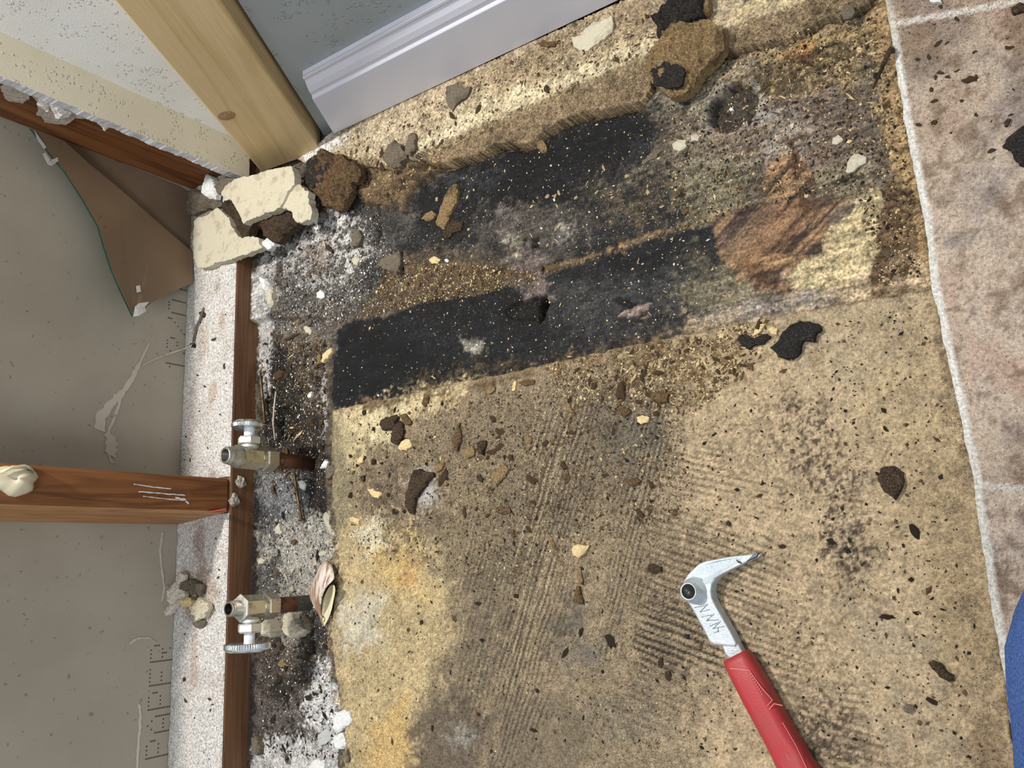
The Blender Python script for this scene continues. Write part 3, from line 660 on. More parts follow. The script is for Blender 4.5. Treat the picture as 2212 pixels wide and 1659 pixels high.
mixin(TC, sstep(.35, .6, t3) * dusty * .7, (96, 74, 52))
TF[..., 0] = .35 + .4 * dusty; TF[..., 1] = .15; TF[..., 2] = .35
gA = at(2105, 1046, ZT); gB = at(2212, 1058, ZT)
gs = (gB[1] - gA[1]) / (gB[0] - gA[0])
for oy, gw in ((0, .0028), (.305, .0028), (-.305, .0028)):
    dG = np.abs(TY - (gA[1] + oy + (TX - gA[0]) * gs)); k = sstep(gw, gw * .6, dG); mixin(TC, k * .9, (226, 216, 204)); TZ -= .0005 * k
white = sstep(.0062, .0030, (TX - tx0[:, None]) + .0006 * t3) * sstep(.40, .30, TY + .02 * t1)
mixin(TC, white * .95, (236, 233, 226)); TF[..., 0] *= 1 - white * .8
mixin(TC, (sstep(.003, .0005, TX - tx0[:, None]) * (1 - sstep(.40, .30, TY))) * .9, (222, 206, 176))
me = bpy.data.meshes.new('floor'); ny, nx = TX.shape
a = (np.arange(ny - 1)[:, None] * nx + np.arange(nx - 1)[None, :]); Q = np.stack([a, a + 1, a + nx + 1, a + nx], -1).reshape(-1, 4)
me.from_pydata(np.stack([TX.ravel(), TY.ravel(), TZ.ravel()], 1).tolist(), [], Q.tolist()); me.update()
me.polygons.foreach_set('use_smooth', [True] * len(me.polygons))
for an, A in (('stain', TC), ('grain', TF)):
    t_ = me.attributes.new(an, 'FLOAT_COLOR', 'POINT'); t_.data.foreach_set('color', np.concatenate([A.reshape(-1, 3), np.ones((A.shape[0] * A.shape[1], 1))], 1).ravel())
me.materials.append(attr_mat('stone_look_tile', fine=900, spec=.45, con=.6)); o = bpy.data.objects.new('floor', me); COL.objects.link(o); o['kind'] = 'structure'
v, f = box_vf(-.02, .85, -.55, YW + .02, -.06, .008); o = mesh_obj('floor', v, f, bpy.data.materials['joist_dark']); o['kind'] = 'structure'
# ================================================================== WALLS AND FRAMING
def wall_paint(name, col, col2, pimple=0.0011, scale=230, rough=0.55):
    mt, nt, b = new_mat(name); co = nd(nt, 'ShaderNodeTexCoord').outputs['Object']
    vo = nd(nt, 'ShaderNodeTexVoronoi'); vo.inputs['Scale'].default_value = scale; nv = noise_node(nt, co, scale * 1.3, 2, .5); ad = nd(nt, 'ShaderNodeVectorMath', operation='ADD'); sc_ = nd(nt, 'ShaderNodeVectorMath', operation='SCALE'); cv = nd(nt, 'ShaderNodeCombineXYZ'); nt.links.new(nv, cv.inputs[0]); nt.links.new(nv, cv.inputs[2]); nt.links.new(cv.outputs[0], sc_.inputs[0]); sc_.inputs['Scale'].default_value = 1.4 / scale; nt.links.new(co, ad.inputs[0]); nt.links.new(sc_.outputs[0], ad.inputs[1]); nt.links.new(ad.outputs[0], vo.inputs['Vector'])
    dens_ = noise_node(nt, co, scale * .22, 3, .6); n2 = noise_node(nt, co, 9, 3, 0.6)
    nt.links.new(mixc(nt, thresh(nt, n2, .35, .7), col, col2), b.inputs['Base Color']); b.inputs['Roughness'].default_value = rough
    lim = math_n(nt, 'MULTIPLY', thresh(nt, dens_, .42, .62), .42); spl = thresh(nt, math_n(nt, 'SUBTRACT', lim, vo.outputs['Distance']), 0.0, .16); p = bump(nt, b, spl, pimple)
    n3 = noise_node(nt, co, 700, 2, 0.5); bump(nt, b, n3, .00012, prev=p); return mt
M_WHITEWALL = wall_paint('white_textured_paint', rgb(222, 223, 222), rgb(212, 212, 208))
M_GREYWALL = wall_paint('grey_textured_paint', rgb(158, 164, 166), rgb(146, 152, 152), pimple=.0007, scale=190)
M_CREAM = wall_paint('cream_textured_paint', rgb(196, 190, 172), rgb(188, 181, 162), pimple=.0009, scale=240)
M_GYP = speckled('gypsum_core', rgb(216, 216, 222), rgb(180, 180, 184), rgb(240, 240, 244), 500, .95, .0006, .3)
def paper_mat(name, c1, c2):
    mt, nt, b = new_mat(name); co = nd(nt, 'ShaderNodeTexCoord').outputs['Object']
    n1 = noise_node(nt, co, 6, 3, .6); n2 = noise_node(nt, co, 900, 2, .5); n3 = noise_node(nt, co, 160, 2, .5)
    c = mixc(nt, thresh(nt, n1, .35, .65), c1, c2); c = mixc(nt, math_n(nt, 'MULTIPLY', thresh(nt, n3, .68, .73), .5), c, rgb(90, 76, 60))
    nt.links.new(c, b.inputs['Base Color']); b.inputs['Roughness'].default_value = .85; bump(nt, b, n2, .0001); return mt
M_PAPER = paper_mat('grey_drywall_paper', rgb(168, 160, 145), rgb(158, 149, 134))
M_PAPER2 = paper_mat('brown_drywall_paper', rgb(136, 112, 88), rgb(116, 96, 76))
M_BROWNWOOD = wood('reddish_brown_lumber', rgb(126, 78, 40), rgb(92, 54, 26), rgb(142, 92, 50), 'Z', scale=34)
M_PLATE = wood('bottom_plate_lumber', rgb(104, 70, 44), rgb(82, 54, 34), rgb(116, 80, 52), 'Y', scale=60)
M_PINE = wood('pale_pine', rgb(204, 178, 132), rgb(188, 160, 112), rgb(208, 184, 140), 'Z', scale=26, streak=.07, turn=(0, -math.radians(29.9), 0), dist=.8)
M_TRIM, nt_, b_ = new_mat('white_semigloss_trim'); b_.inputs['Base Color'].default_value = rgb(212, 212, 222); b_.inputs['Roughness'].default_value = .3

WT = 0.62
v, f = box_vf(XB - .0127, XB, -.44, YW + .02, -.02, WT); o = mesh_obj('wall_left', v, f, M_PAPER); o['kind'] = 'structure'
WALL_L = o
# dot-matrix printing on the paper
FONT = {'P': ["11110", "10001", "10001", "11110", "10000", "10000", "10000"], 'A': ["00100", "01010", "10001", "10001", "11111", "10001", "10001"],
        'E': ["11111", "10000", "10000", "11110", "10000", "10000", "11111"], 'R': ["11110", "10001", "10001", "11110", "10100", "10010", "10001"],
        '1': ["00100", "01100", "00100", "00100", "00100", "00100", "01110"], '2': ["01110", "10001", "00001", "00110", "01000", "10000", "11111"],
        '/': ["00001", "00001", "00010", "00100", "01000", "10000", "10000"], '0': ["01110", "10001", "10001", "10001", "10001", "10001", "01110"],
        '7': ["11111", "00001", "00010", "00100", "00100", "00100", "00100"]}
M_INK, nt_, b_ = new_mat('grey_printing_ink'); b_.inputs['Base Color'].default_value = rgb(64, 58, 54); b_.inputs['Roughness'].default_value = .9
def printing(text, y0, z0, hgt_, pitch):
    v = []; f = []
    for i, ch in enumerate(text):
        pts = set(); g = FONT[ch]
        for r in range(7):
            for c_ in range(5):
                if g[r][c_] == '1':
                    pts.add((c_, float(r)))
                    if r < 6 and g[r + 1][c_] == '1': pts.add((c_, r + .5))
        for c_, r in pts:
            y = y0 + i * pitch + c_ * pitch * .17; z = z0 + hgt_ * (1 - r / 6.0); n = len(v)
            for k in range(6):
                a = k * math.pi / 3; v.append((XB + .00025, y + .0009 * math.cos(a), z + .0009 * math.sin(a)))
            f.append(tuple(range(n, n + 6)))
    return v, f
v, f = printing('PAPER', -.174, .030, .026, .0234); mesh_obj('printed_lettering', v, f, M_INK, WALL_L)
v, f = printing('12/07', .232, .029, .025, .0225); mesh_obj('printed_lettering', v, f, M_INK, WALL_L)

def poly_wall(name, xz, y0, y1, mat):
    n = len(xz); v = [(x, y0, z) for x, z in xz] + [(x, y1, z) for x, z in xz]
    f = [tuple(range(n)), tuple(reversed(range(n, 2 * n)))] + [((i + 1) % n, i, n + i, n + (i + 1) % n) for i in range(n)]
    o = mesh_obj(name, v, f, mat); o['kind'] = 'structure'; return o
FRONT = .4445
a0 = ony(549, 355, FRONT); a1 = ony(247, 0, FRONT); b0 = ony(689, 321, FRONT); b1 = ony(472, 0, FRONT)
SLP = .5 * ((a1[0] - a0[0]) / (a1[2] - a0[2]) + (b1[0] - b0[0]) / (b1[2] - b0[2]))
XF = a0[0] - SLP * a0[2]; XD = .5 * (b0[0] - SLP * b0[2] + b1[0] - SLP * b1[2]); XM = XF + .055
poly_wall('wall_back', [(XB, 0.0), (XD - .004, 0.0), (XD - .004 + SLP * WT, WT), (XB, WT)], YW, YW + .013, M_WHITEWALL)
poly_wall('wall_back', [(XD + .004, 0.0), (.85, 0.0), (.85, WT), (XD + .004 + SLP * WT, WT)], YG, YW + .013, M_GREYWALL)
# leaning pale board
def slab_pts(x0, z): return (x0 + SLP * z)
zb, ztop = .018, WT - .01
v = []
for y in (FRONT, YW - .0005):
    v += [(slab_pts(XF, zb + .004), y, zb + .004), (slab_pts(XD, zb - .006), y, zb - .006), (slab_pts(XD, ztop), y, ztop), (slab_pts(XF, ztop), y, ztop)]
f = [(0, 1, 2, 3), (7, 6, 5, 4), (1, 0, 4, 5), (2, 1, 5, 6), (3, 2, 6, 7), (0, 3, 7, 4)]
o = mesh_obj('pine_board', v, f, M_PINE); bevel(o, .0022)
# knot, set into the material by position: dark oval on the face
kx, _, kz = ony(490, 250, FRONT)
kv = []; kf = []
for i, rr in enumerate((0.0, .0035, .006, .0085)):
    for k in range(20):
        a = 2 * math.pi * k / 20; kv.append((kx + rr * 1.25 * math.cos(a), FRONT - .0006 + rr * .04, kz + rr * .8 * math.sin(a)))
for i in range(3):
    for k in range(20): kf.append((i * 20 + k, i * 20 + (k + 1) % 20, (i + 1) * 20 + (k + 1) % 20, (i + 1) * 20 + k))
mesh_obj('knot', kv, kf, speckled('knot_wood', rgb(158, 124, 92), rgb(112, 80, 56), rgb(180, 146, 110), 300), o, True)
tag(o, 'pale new pine board leaning between the white wall and the grey wall', 'board')
PINE = o
# baseboard with its end cut on the same slant
z1 = ony(700, 200, YB)[2]; z2 = ony(700, 137, YB + .008)[2]
prof = [(YB, ZLG + .0012), (YB, z1 - .001), (YB + .0012, z1), (YB + .0028, z1 + .001), (YB + .0022, z1 + .006), (YB + .0035, z1 + .012), (YB + .0062, z1 + .017), (YB + .0066, z1 + .019), (YB + .0054, z1 + .021), (YB + .0058, z1 + .024), (YB + .0085, z2 - .001), (YG, z2), (YG, ZLG + .0012)]
e0 = at(722, 291, ZLG)[0]; e1 = ony(656, 164, YB + .01); es = (e1[0] - e0) / (e1[2] - ZLG)
v = [(e0 + es * (z - ZLG), y, z) for y, z in prof] + [(.85, y, z) for y, z in prof]; n = len(prof)
f = [tuple(reversed(range(n))), tuple(range(n, 2 * n))] + [(i, i + 1, n + i + 1, n + i) for i in range(n - 1)] + [(n - 1, 0, n, 2 * n - 1)]
o = mesh_obj('baseboard_back', v, f, M_TRIM); o['kind'] = 'structure'; bevel(o, .0006, 2)

# cream drywall remnant with broken gypsum edge (surface grid with jagged lower edge)
yy0 = .4400; nz = 420; zs = np.linspace(.026, WT, nz)
jag = .0009 * fbm(zs * 90, zs * 0 + 4, 411, 4) + .0004 * fbm(zs * 600, zs * 0, 412, 2)
v = []; 
for z, j in zip(zs, jag):
    v += [(XL + .013, yy0 + j, z), (XL + .013, YW, z), (XL + .0005, YW, z), (XL + .0005, yy0 + j * 1.8 + .001, z)]
f = []; mi = []
for i in range(nz - 1):
    for k in range(4):
        k2 = (k + 1) % 4; f.append((i * 4 + k, i * 4 + k2, (i + 1) * 4 + k2, (i + 1) * 4 + k)); mi.append(1 if k == 3 else 0)
f.append((3, 2, 1, 0)); mi.append(1)
o = mesh_obj('wall_left', v, f, [M_CREAM, M_GYP]); CREAM = o; o.data.polygons.foreach_set('material_index', mi); o['kind'] = 'structure'

v, f = box_vf(XL + .0005, XL + .013, -.44, .4385, .45, WT); o = mesh_obj('wall_left', v, f, M_CREAM); o['kind'] = 'structure'

def lumber(name, x0, x1, y0, y1, z0, z1, mat, label, cat='stud', bw=.0022):
    v, f = box_vf(x0, x1, y0, y1, z0, z1); o = mesh_obj(name, v, f, mat); bevel(o, bw); tag(o, label, cat); return o
PLATE = lumber('bottom_plate', XB + .0004, XL, -.44, YW - .001, -.021, .030, M_PLATE, 'brown wooden bottom plate of the opened wall, white plaster dust along its top', 'lumber')
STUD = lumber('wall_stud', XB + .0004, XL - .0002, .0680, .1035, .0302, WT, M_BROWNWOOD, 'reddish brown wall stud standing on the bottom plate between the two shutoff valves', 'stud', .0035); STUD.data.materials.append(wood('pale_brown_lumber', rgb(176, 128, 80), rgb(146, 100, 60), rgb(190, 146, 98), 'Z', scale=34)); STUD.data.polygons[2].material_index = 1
for vx in STUD.data.vertices:
    if vx.co.x < XB + .01: vx.co.y -= .0075 if vx.co.y < .08 else .003
lumber('wall_stud', XB + .0004, XL - .0005, .457, YW - .0005, .0302, WT, M_BROWNWOOD, 'dark reddish corner stud behind the broken cream drywall edge', 'stud')

# ------------------------------------------------ flat irregular pieces
def tri_poly(P, step, seed, jit=.3):
    """closed outline -> resampled ragged outline + inner points, triangulated"""
    r = random.Random(seed); out = []
    n = len(P)
    for i in range(n):
        a = Vector(P[i][:2]); b = Vector(P[(i + 1) % n][:2]); k = max(1, int((b - a).length / step))
        for t in range(k):
            p = a.lerp(b, t / k); out.append(Vector((p.x + r.uniform(-1, 1) * step * jit, p.y + r.uniform(-1, 1) * step * jit)))
    sp_ = max(max(p.x for p in out) - min(p.x for p in out), max(p.y for p in out) - min(p.y for p in out)); am = min(.0018, sp_ * .045)
    ox_ = np.array([p.x for p in out]); oy_ = np.array([p.y for p in out]); kf_ = 1.0 / max(.004, sp_ * .16)
    jx = am * (fbm(ox_ * kf_, oy_ * kf_, seed, 4) * 1.6); jy = am * (fbm(ox_ * kf_, oy_ * kf_, seed + 77, 4) * 1.6)
    out = [Vector((p.x + float(a_), p.y + float(b_3))) for p, a_, b_3 in zip(out, jx, jy)]
    xs = [p.x for p in out]; ys = [p.y for p in out]; inner = []
    gxs = np.arange(min(xs), max(xs), step * 1.2); gys = np.arange(min(ys), max(ys), step * 1.2)
    if len(gxs) and len(gys):
        A, B = np.meshgrid(gxs, gys); rs = np.random.RandomState(seed); A = A + rs.uniform(-.35, .35, A.shape) * step; B = B + rs.uniform(-.35, .35, B.shape) * step
        d = sdf(np.array([(p.x, p.y) for p in out]), A, B)
        for x_, y_, d_ in zip(A.ravel(), B.ravel(), d.ravel()):
            if d_ < -step * .55: inner.append(Vector((x_, y_)))
    no = len(out); co = out + inner
    res = mgeo.delaunay_2d_cdt(co, [(i, (i + 1) % no) for i in range(no)], [], 1, 1e-7)
    vs, es, fs = res[0], res[1], res[2]
    if not fs:
        vs = out; fs = [tuple(range(no))]
    return [(p.x, p.y) for p in vs], [tuple(q) for q in fs]
def piece(name, P, zlow, thick, mat, parent=None, seed=1, step=.0022, rough=.0007, edge=.0008, fall=.35, tilt=(0, 0), dome=0.0, under=.15, frame=None, curl=0.0):
    """thick ragged slab; frame=(O,U,V,N) places it on another plane than the floor"""
    V2, F2_ = tri_poly(P, step, seed)
    A = np.array(V2); S = sdf(np.array([p[:2] for p in P]), A[:, 0], A[:, 1]); ins = np.clip(-S, 0, 1)
    c = A.mean(0); span = max(np.ptp(A[:, 0]), np.ptp(A[:, 1])) + 1e-6
    lift = tilt[0] * (A[:, 0] - c[0]) + tilt[1] * (A[:, 1] - c[1]) + curl * ((A - c) ** 2).sum(1) / span
    top = thick * (1 - fall * np.exp(-ins / edge * 1.2)) + rough * (fbm(A[:, 0] * 220, A[:, 1] * 220, seed, 3) * 1.6 + fbm(A[:, 0] * 600, A[:, 1] * 600, seed + 1, 2)) + dome * sstep(0, span * .4, ins) + lift
    bot = np.minimum(0 + lift, top - .0003) + under * thick * 0
    n = len(A); V3 = [(a[0], a[1], t) for a, t in zip(A, top)] + [(a[0], a[1], t) for a, t in zip(A, bot)]
    cnt = {}
    fo = []
    for q in F2_:
        ar = sum(A[q[i]][0] * A[q[(i + 1) % len(q)]][1] - A[q[(i + 1) % len(q)]][0] * A[q[i]][1] for i in range(len(q)))
        q = q if ar > 0 else tuple(reversed(q)); fo.append(q)
        for i in range(len(q)): cnt[(q[i], q[(i + 1) % len(q)])] = 1
    fc = list(fo) + [tuple(n + i for i in reversed(q)) for q in fo]
    for (a_, b_2) in cnt:
        if (b_2, a_) not in cnt: fc.append((b_2, a_, n + a_, n + b_2))
    if frame is None:
        o0 = (float(c[0]), float(c[1]), zlow); W = [(p[0], p[1], p[2] + zlow) for p in V3]
    else:
        O, U, Vv, N = [Vector(t) for t in frame]
        W = [tuple(O + U * float(p[0]) + Vv * float(p[1]) + N * (float(p[2]) + zlow)) for p in V3]
        o0 = tuple(O + U * float(c[0]) + Vv * float(c[1]) + N * zlow)
        if U.cross(Vv).dot(N) < 0: fc = [tuple(reversed(q)) for q in fc]
    if parent is not None:
        L = parent.location; W = [(w[0] - L[0], w[1] - L[1], w[2] - L[2]) for w in W]
        return mesh_obj(name, W, fc, mat, parent)
    return mesh_obj(name, W, fc, mat, None, loc=o0)
def Z(poly, ox, oy, s): return [(ox + x / s, oy + y / s) for x, y in poly]
def chip(name, px, thick, mat, label, cat, zb=None, **kw):
    """px: outline as seen in the photo; lands on the floor beneath it"""
    z = ZK if zb is None else zb
    for _i in range(3):
        P = [at(x, y, z + thick)[:2] for x, y in px]; cx = sum(p[0] for p in P) / len(P); cy = sum(p[1] for p in P) / len(P)
        if zb is None: z = hgt(cx, cy)
    P = [at(x, y, z + thick)[:2] for x, y in px]
    kw.setdefault('seed', int(px[0][0]) * 7 + int(px[0][1]))
    o = piece(name, P, z - .0004 if zb is None else z, thick, mat, **kw)
    if label: tag(o, label, cat)
    return o
M_ROT = speckled('rotted_brown_wood', rgb(100, 78, 54), rgb(40, 30, 20), rgb(150, 122, 86), 420, .95, .0011, .9)
M_ROTD = speckled('dark_rotted_wood', rgb(68, 54, 40), rgb(24, 18, 13), rgb(112, 90, 66), 460, .95, .0011, .9)
M_TANROT = speckled('tan_crumbled_board', rgb(138, 114, 80), rgb(64, 48, 30), rgb(186, 160, 116), 460, .95, .0011, .8)
M_BLACK = speckled('black_mouldy_wood', rgb(34, 31, 30), rgb(12, 12, 13), rgb(96, 84, 66), 520, .8, .0011, .6)
M_PALE = speckled('pale_particleboard_face', rgb(186, 178, 156), rgb(150, 140, 118), rgb(206, 198, 176), 620, .92, .0002, .3)
M_WHT = speckled('white_plaster', rgb(216, 216, 214), rgb(168, 164, 156), rgb(240, 240, 238), 420, .95, .0006, .35)
M_CREAMCH = speckled('cream_chip', rgb(214, 190, 142), rgb(164, 132, 84), rgb(234, 216, 176), 400, .9, .0007, .5)
M_GREYCH = speckled('grey_brown_chip', rgb(104, 94, 80), rgb(64, 56, 46), rgb(140, 128, 108), 500, .9, .0005, .6)
M_FIB = speckled('torn_paper_fibre', rgb(206, 196, 182), rgb(150, 132, 112), rgb(228, 220, 208), 500, .95, .0006, .6)

# plaster dust on the bottom plate
dx = np.arange(XB + .0006, XL - .0002, .0012); dy = np.arange(-.438, .458, .0012)
DX, DY = np.meshgrid(dx, dy)
near = XL - DX
d1 = fbm(DX * 90, DY * 90, 501, 4); d2 = fbm(DX * 400, DY * 400, 502, 3); d3 = fbm(DX * 30, DY * 30, 503, 3)
DZ = .0302 + .0012 + .0008 * d1 + .0005 * d2
DZ = np.where(near < .0016 + .0012 * d1 + .0008 * d2, .0297, DZ)
DC = np.zeros(DX.shape + (3,)); DC[...] = rgb(218, 214, 210)[:3]; DF = np.zeros_like(DC); DF[..., 0] = .16; DF[..., 1] = .3
def dmix(m, col, dk=None):
    mixin(DC, m, col)
    if dk is not None: DF[..., 0] = DF[..., 0] * (1 - m) + dk * m
dmix(sstep(.12, .5, d3) * .45, (190, 182, 172)); dmix(sstep(.1, .5, d1 + .5 * d2) * .25, (196, 186, 172))
def dblob(px, py, rx, ry, col, op, dk=None):
    x, y, _z = at(px, py, .031); q = np.sqrt(((DX - x) / rx) ** 2 + ((DY - y) / ry) ** 2) + .45 * d1 + .3 * d2
    dmix(sstep(1.1, .5, q) * op, col, dk)
for a_ in [(440, 1280, .03, .03, (176, 152, 134), .75, .5), (420, 1300, .022, .03, (150, 122, 100), .5, .6), (430, 1170, .012, .03, (158, 138, 124), .7, .3), (420, 1420, .008, .04, (176, 148, 128), .5, .3),
           (405, 480, .03, .05, (128, 114, 98), .8, .6), (450, 430, .03, .04, (104, 90, 76), .8, .6), (440, 740, .012, .03, (188, 170, 152), .6, .5), (415, 900, .008, .06, (192, 178, 168), .5, .3),
           (470, 620, .008, .01, (150, 140, 126), .5, .4), (455, 1060, .02, .02, (150, 120, 96), .6, .4), (480, 690, .006, .012, (176, 150, 124), .6, .5), (460, 850, .008, .015, (170, 140, 108), .5, .5)]: dblob(*a_)
me = bpy.data.meshes.new('plaster_dust'); ny, nx = DX.shape
a = (np.arange(ny - 1)[:, None] * nx + np.arange(nx - 1)[None, :]); Q = np.stack([a, a + 1, a + nx + 1, a + nx], -1)
keep = ~((DY[:-1, :-1] > .0665) & (DY[:-1, :-1] < .1050)); Q = Q[keep]
me.from_pydata(np.stack([DX.ravel(), DY.ravel(), DZ.ravel()], 1).tolist(), [], Q.tolist()); me.update(); me.polygons.foreach_set('use_smooth', [True] * len(me.polygons))
for an, A in (('stain', DC), ('grain', DF)):
    t_ = me.attributes.new(an, 'FLOAT_COLOR', 'POINT'); t_.data.foreach_set('color', np.concatenate([A.reshape(-1, 3), np.ones((ny * nx, 1))], 1).ravel())
me.materials.append(attr_mat('dirty_plaster_dust', fine=700)); o = bpy.data.objects.new('plaster_dust', me); COL.objects.link(o)
tag(o, 'white plaster dust flecked with brown crumbs spread along the bottom plate', 'dust', kind='stuff')

# ------------------------------------------------ brown paper flap with green face
FL = [(65, 275), (100, 322), (140, 370), (180, 432), (212, 488), (224, 530), (240, 580), (258, 622), (288, 684), (300, 676), (330, 652), (372, 630), (416, 612), (416, 545), (340, 480), (260, 410), (190, 352), (138, 305)]
def flapx(x, y):
    t = max(0, min(1, (y - 275) / 400)); side = (x - 65) / 350.0 - (y - 275) / 410.0   # >0 near the crease
    return -.8330 + .030 * max(0, min(1, .55 - side * 1.4)) + .002
P3 = [onx(x, y, flapx(x, y)) for x, y in FL]
root = empty('drywall_flap', onx(240, 480, XB + .004))
def sheet(name, P, off, mat, root, th=.0006):
    n = len(P); v = [(p[0] + off, p[1], p[2]) for p in P] + [(p[0] + off - th, p[1], p[2]) for p in P]
    tri = mgeo.tessellate_polygon([[Vector((p[1], p[2], 0)) for p in P]])
    f = [tuple(t) for t in tri] + [tuple(n + i for i in reversed(t)) for t in tri] + [(i, (i + 1) % n, n + (i + 1) % n, n + i) for i in range(n)]
    return child(name, v, f, mat, root)
sheet('brown_paper', P3, .0006, M_PAPER2, root)
M_GREEN, nt_, b_ = new_mat('green_board_face'); b_.inputs['Base Color'].default_value = rgb(70, 112, 92); b_.inputs['Roughness'].default_value = .8
FLg = [(x - 3, y + 1) if x < 300 and (x - 65) * .9 < (y - 275) + 12 else (x, y) for x, y in FL]
sheet('green_face', [onx(x, y, flapx(x, y) - .0012) for x, y in FLg], 0, M_GREEN, root, .0008)
up = [(75, 262), (160, 296), (260, 352), (385, 402), (416, 420), (416, 545), (340, 480), (260, 410), (190, 352), (138, 305)]
sheet('torn_paper_layer', [onx(x, y, -.8345) for x, y in up], 0, paper_mat('shadowed_brown_paper', rgb(120, 100, 80), rgb(104, 86, 68)), root)
for px in ([(98, 330), (108, 345), (106, 352), (112, 345), (124, 340), (126, 348), (112, 358), (104, 356), (92, 332)], [(292, 662), (300, 655), (322, 652), (312, 664), (316, 672), (300, 682), (288, 684)], [(294, 618), (302, 616), (304, 630), (296, 632)], [(75, 282), (84, 296), (100, 318), (96, 322), (80, 300)]):
    pp = [onx(x, y, flapx(x, y) + .0012) for x, y in px]; sheet('white_fleck', pp, .0004, M_WHT, root, .0006)
tag(root, 'brown torn drywall paper flap with a green back hanging in the upper left cavity', 'drywall paper')

# torn fibres on the left wall
def strip(root, pts, w, mat, name, X=XB + .0006, seed=1):
    r = random.Random(seed); top = []; bot = []
    for i, (x, y) in enumerate(pts):
        ww = w[i] if isinstance(w, list) else w
        top.append((x - ww * r.uniform(.5, 1.2), y - ww * r.uniform(.2, .8))); bot.append((x + ww * r.uniform(.5, 1.2), y + ww * r.uniform(.2, .8)))
    P = [onx(x, y, X) for x, y in top + bot[::-1]]
    n = len(P); v = [(p[0] + .0003 * r.random(), p[1], p[2]) for p in P] + [(XB, p[1], p[2]) for p in P]
    tri = mgeo.tessellate_polygon([[Vector((p[1], p[2], 0)) for p in P]])
    f = [tuple(t) for t in tri] + [(i, (i + 1) % n, n + (i + 1) % n, n + i) for i in range(n)]
    o = mesh_obj(name, v, f, mat, root)
def dens(pts, k):
    o_ = []
    for i in range(len(pts) - 1):
        for t in range(k): o_.append((pts[i][0] + (pts[i + 1][0] - pts[i][0]) * t / k, pts[i][1] + (pts[i + 1][1] - pts[i][1]) * t / k))
    return o_ + [pts[-1]]
M_SCUFF = paper_mat('scuffed_paper', rgb(184, 174, 160), rgb(194, 185, 171))
strip(WALL_L, dens([(322, 742), (304, 780), (285, 820), (262, 850), (240, 872), (222, 895), (215, 930)], 6), [2] * 8 + [5] * 10 + [8] * 10 + [12] * 9, M_SCUFF, 'torn_paper_scuff', seed=3)
strip(WALL_L, dens([(262, 850), (256, 880), (246, 905), (236, 930), (232, 960), (236, 985), (242, 1000)], 6), [3] * 37, M_SCUFF, 'torn_paper_scuff', seed=4)
strip(WALL_L, dens([(238, 940), (240, 960), (236, 985)], 8), [14] * 17, paper_mat('scuffed_paper_faint', rgb(182, 170, 156), rgb(188, 178, 164)), 'torn_paper_scuff', seed=6)
strip(WALL_L, dens([(352, 1150), (346, 1190), (350, 1230), (356, 1270), (350, 1300)], 6), [2] * 25, M_SCUFF, 'torn_paper_scuff', seed=5)
strip(WALL_L, dens([(280, 1390), (300, 1378), (325, 1378), (337, 1386)], 6), [3] * 19, M_SCUFF, 'torn_paper_scuff', seed=7)
strip(WALL_L, dens([(300, 1520), (304, 1545), (302, 1580), (298, 1620), (296, 1680)], 6), [3] * 25, M_SCUFF, 'torn_paper_scuff', seed=8)
pth = [onx(308, 790, XB + .002), onx(330, 778, XB + .004), onx(360, 766, XB + .008), onx(390, 756, XB + .014), at(412, 748, .034), at(420, 738, .033)]
v, f = tube(pth, [.0006, .0005, .0008, .0006, .0009, .0007], 6); o = mesh_obj('paper_fibre', v, f, M_FIB); tag(o, 'thin twisted paper fibre stretched from the left wall to the dusty plate', 'fibre')
pth = [at(440, 664, .034), at(432, 690, .034), at(424, 705, .034), at(420, 728, .033), at(416, 745, .034)]
v, f = tube(pth, [.0009, .0014, .0012, .0015, .0008], 6); o = mesh_obj('paper_fibre', v, f, M_GREYCH); tag(o, 'dirty crooked fibre lying on the dusty plate below the brown flap', 'fibre')

# ------------------------------------------------ joint compound on the broken drywall edge
M_CMP, nt_, b_ = new_mat('joint_compound'); b_.inputs['Base Color'].default_value = rgb(214, 210, 204); b_.inputs['Roughness'].default_value = .7
co = nd(nt_, 'ShaderNodeTexCoord').outputs['Object']; bump(nt_, b_, noise_node(nt_, co, 260, 4, .6), .0012)
M_CMPG = paper_mat('thin_compound', rgb(168, 158, 146), rgb(178, 168, 154))
def lump(px, Y, thick, mat, label, parent=None, name='compound_lump', seed=3, dome=.001):
    P = []
    for x, y in px:
        q = ony(x, y, Y); P.append((q[0], q[2]))
    o = piece(name, P, 0.0, thick, mat, parent=parent, seed=seed, step=.002, rough=.0008, frame=((0, Y + .002, 0), (1, 0, 0), (0, 0, 1), (0, -1, 0)), dome=dome)
    if label: tag(o, label, 'joint compound')
    return o
zz = lambda P: Z(P, 0, 180, 9.217)
b1_ = lump(zz([(10, 100), (60, 250), (150, 350), (300, 405), (480, 400), (570, 300), (600, 240), (500, 190), (300, 110), (150, 40)]), .4490, .002, M_CMPG, 'thin half-round joint compound flake at the top left frame edge')
b2_ = lump(zz([(640, 220), (720, 400), (770, 620), (900, 770), (1110, 830), (1330, 820), (1450, 740), (1500, 700), (1750, 720), (1500, 560), (1000, 350), (740, 230)]), .4490, .002, M_CMPG, 'larger scalloped joint compound flake hanging from the cream drywall edge', seed=5)
lump(zz([(980, 430), (1080, 650), (1130, 720), (1380, 690), (1410, 580), (1200, 440), (1040, 360)]), .4440, .003, M_CMP, None, b2_, 'white_lump', 6, .003)
lump(zz([(740, 260), (760, 460), (960, 580), (990, 460), (960, 350), (800, 260)]), .4440, .002, M_CMP, None, b2_, 'white_lump', 7, .001)
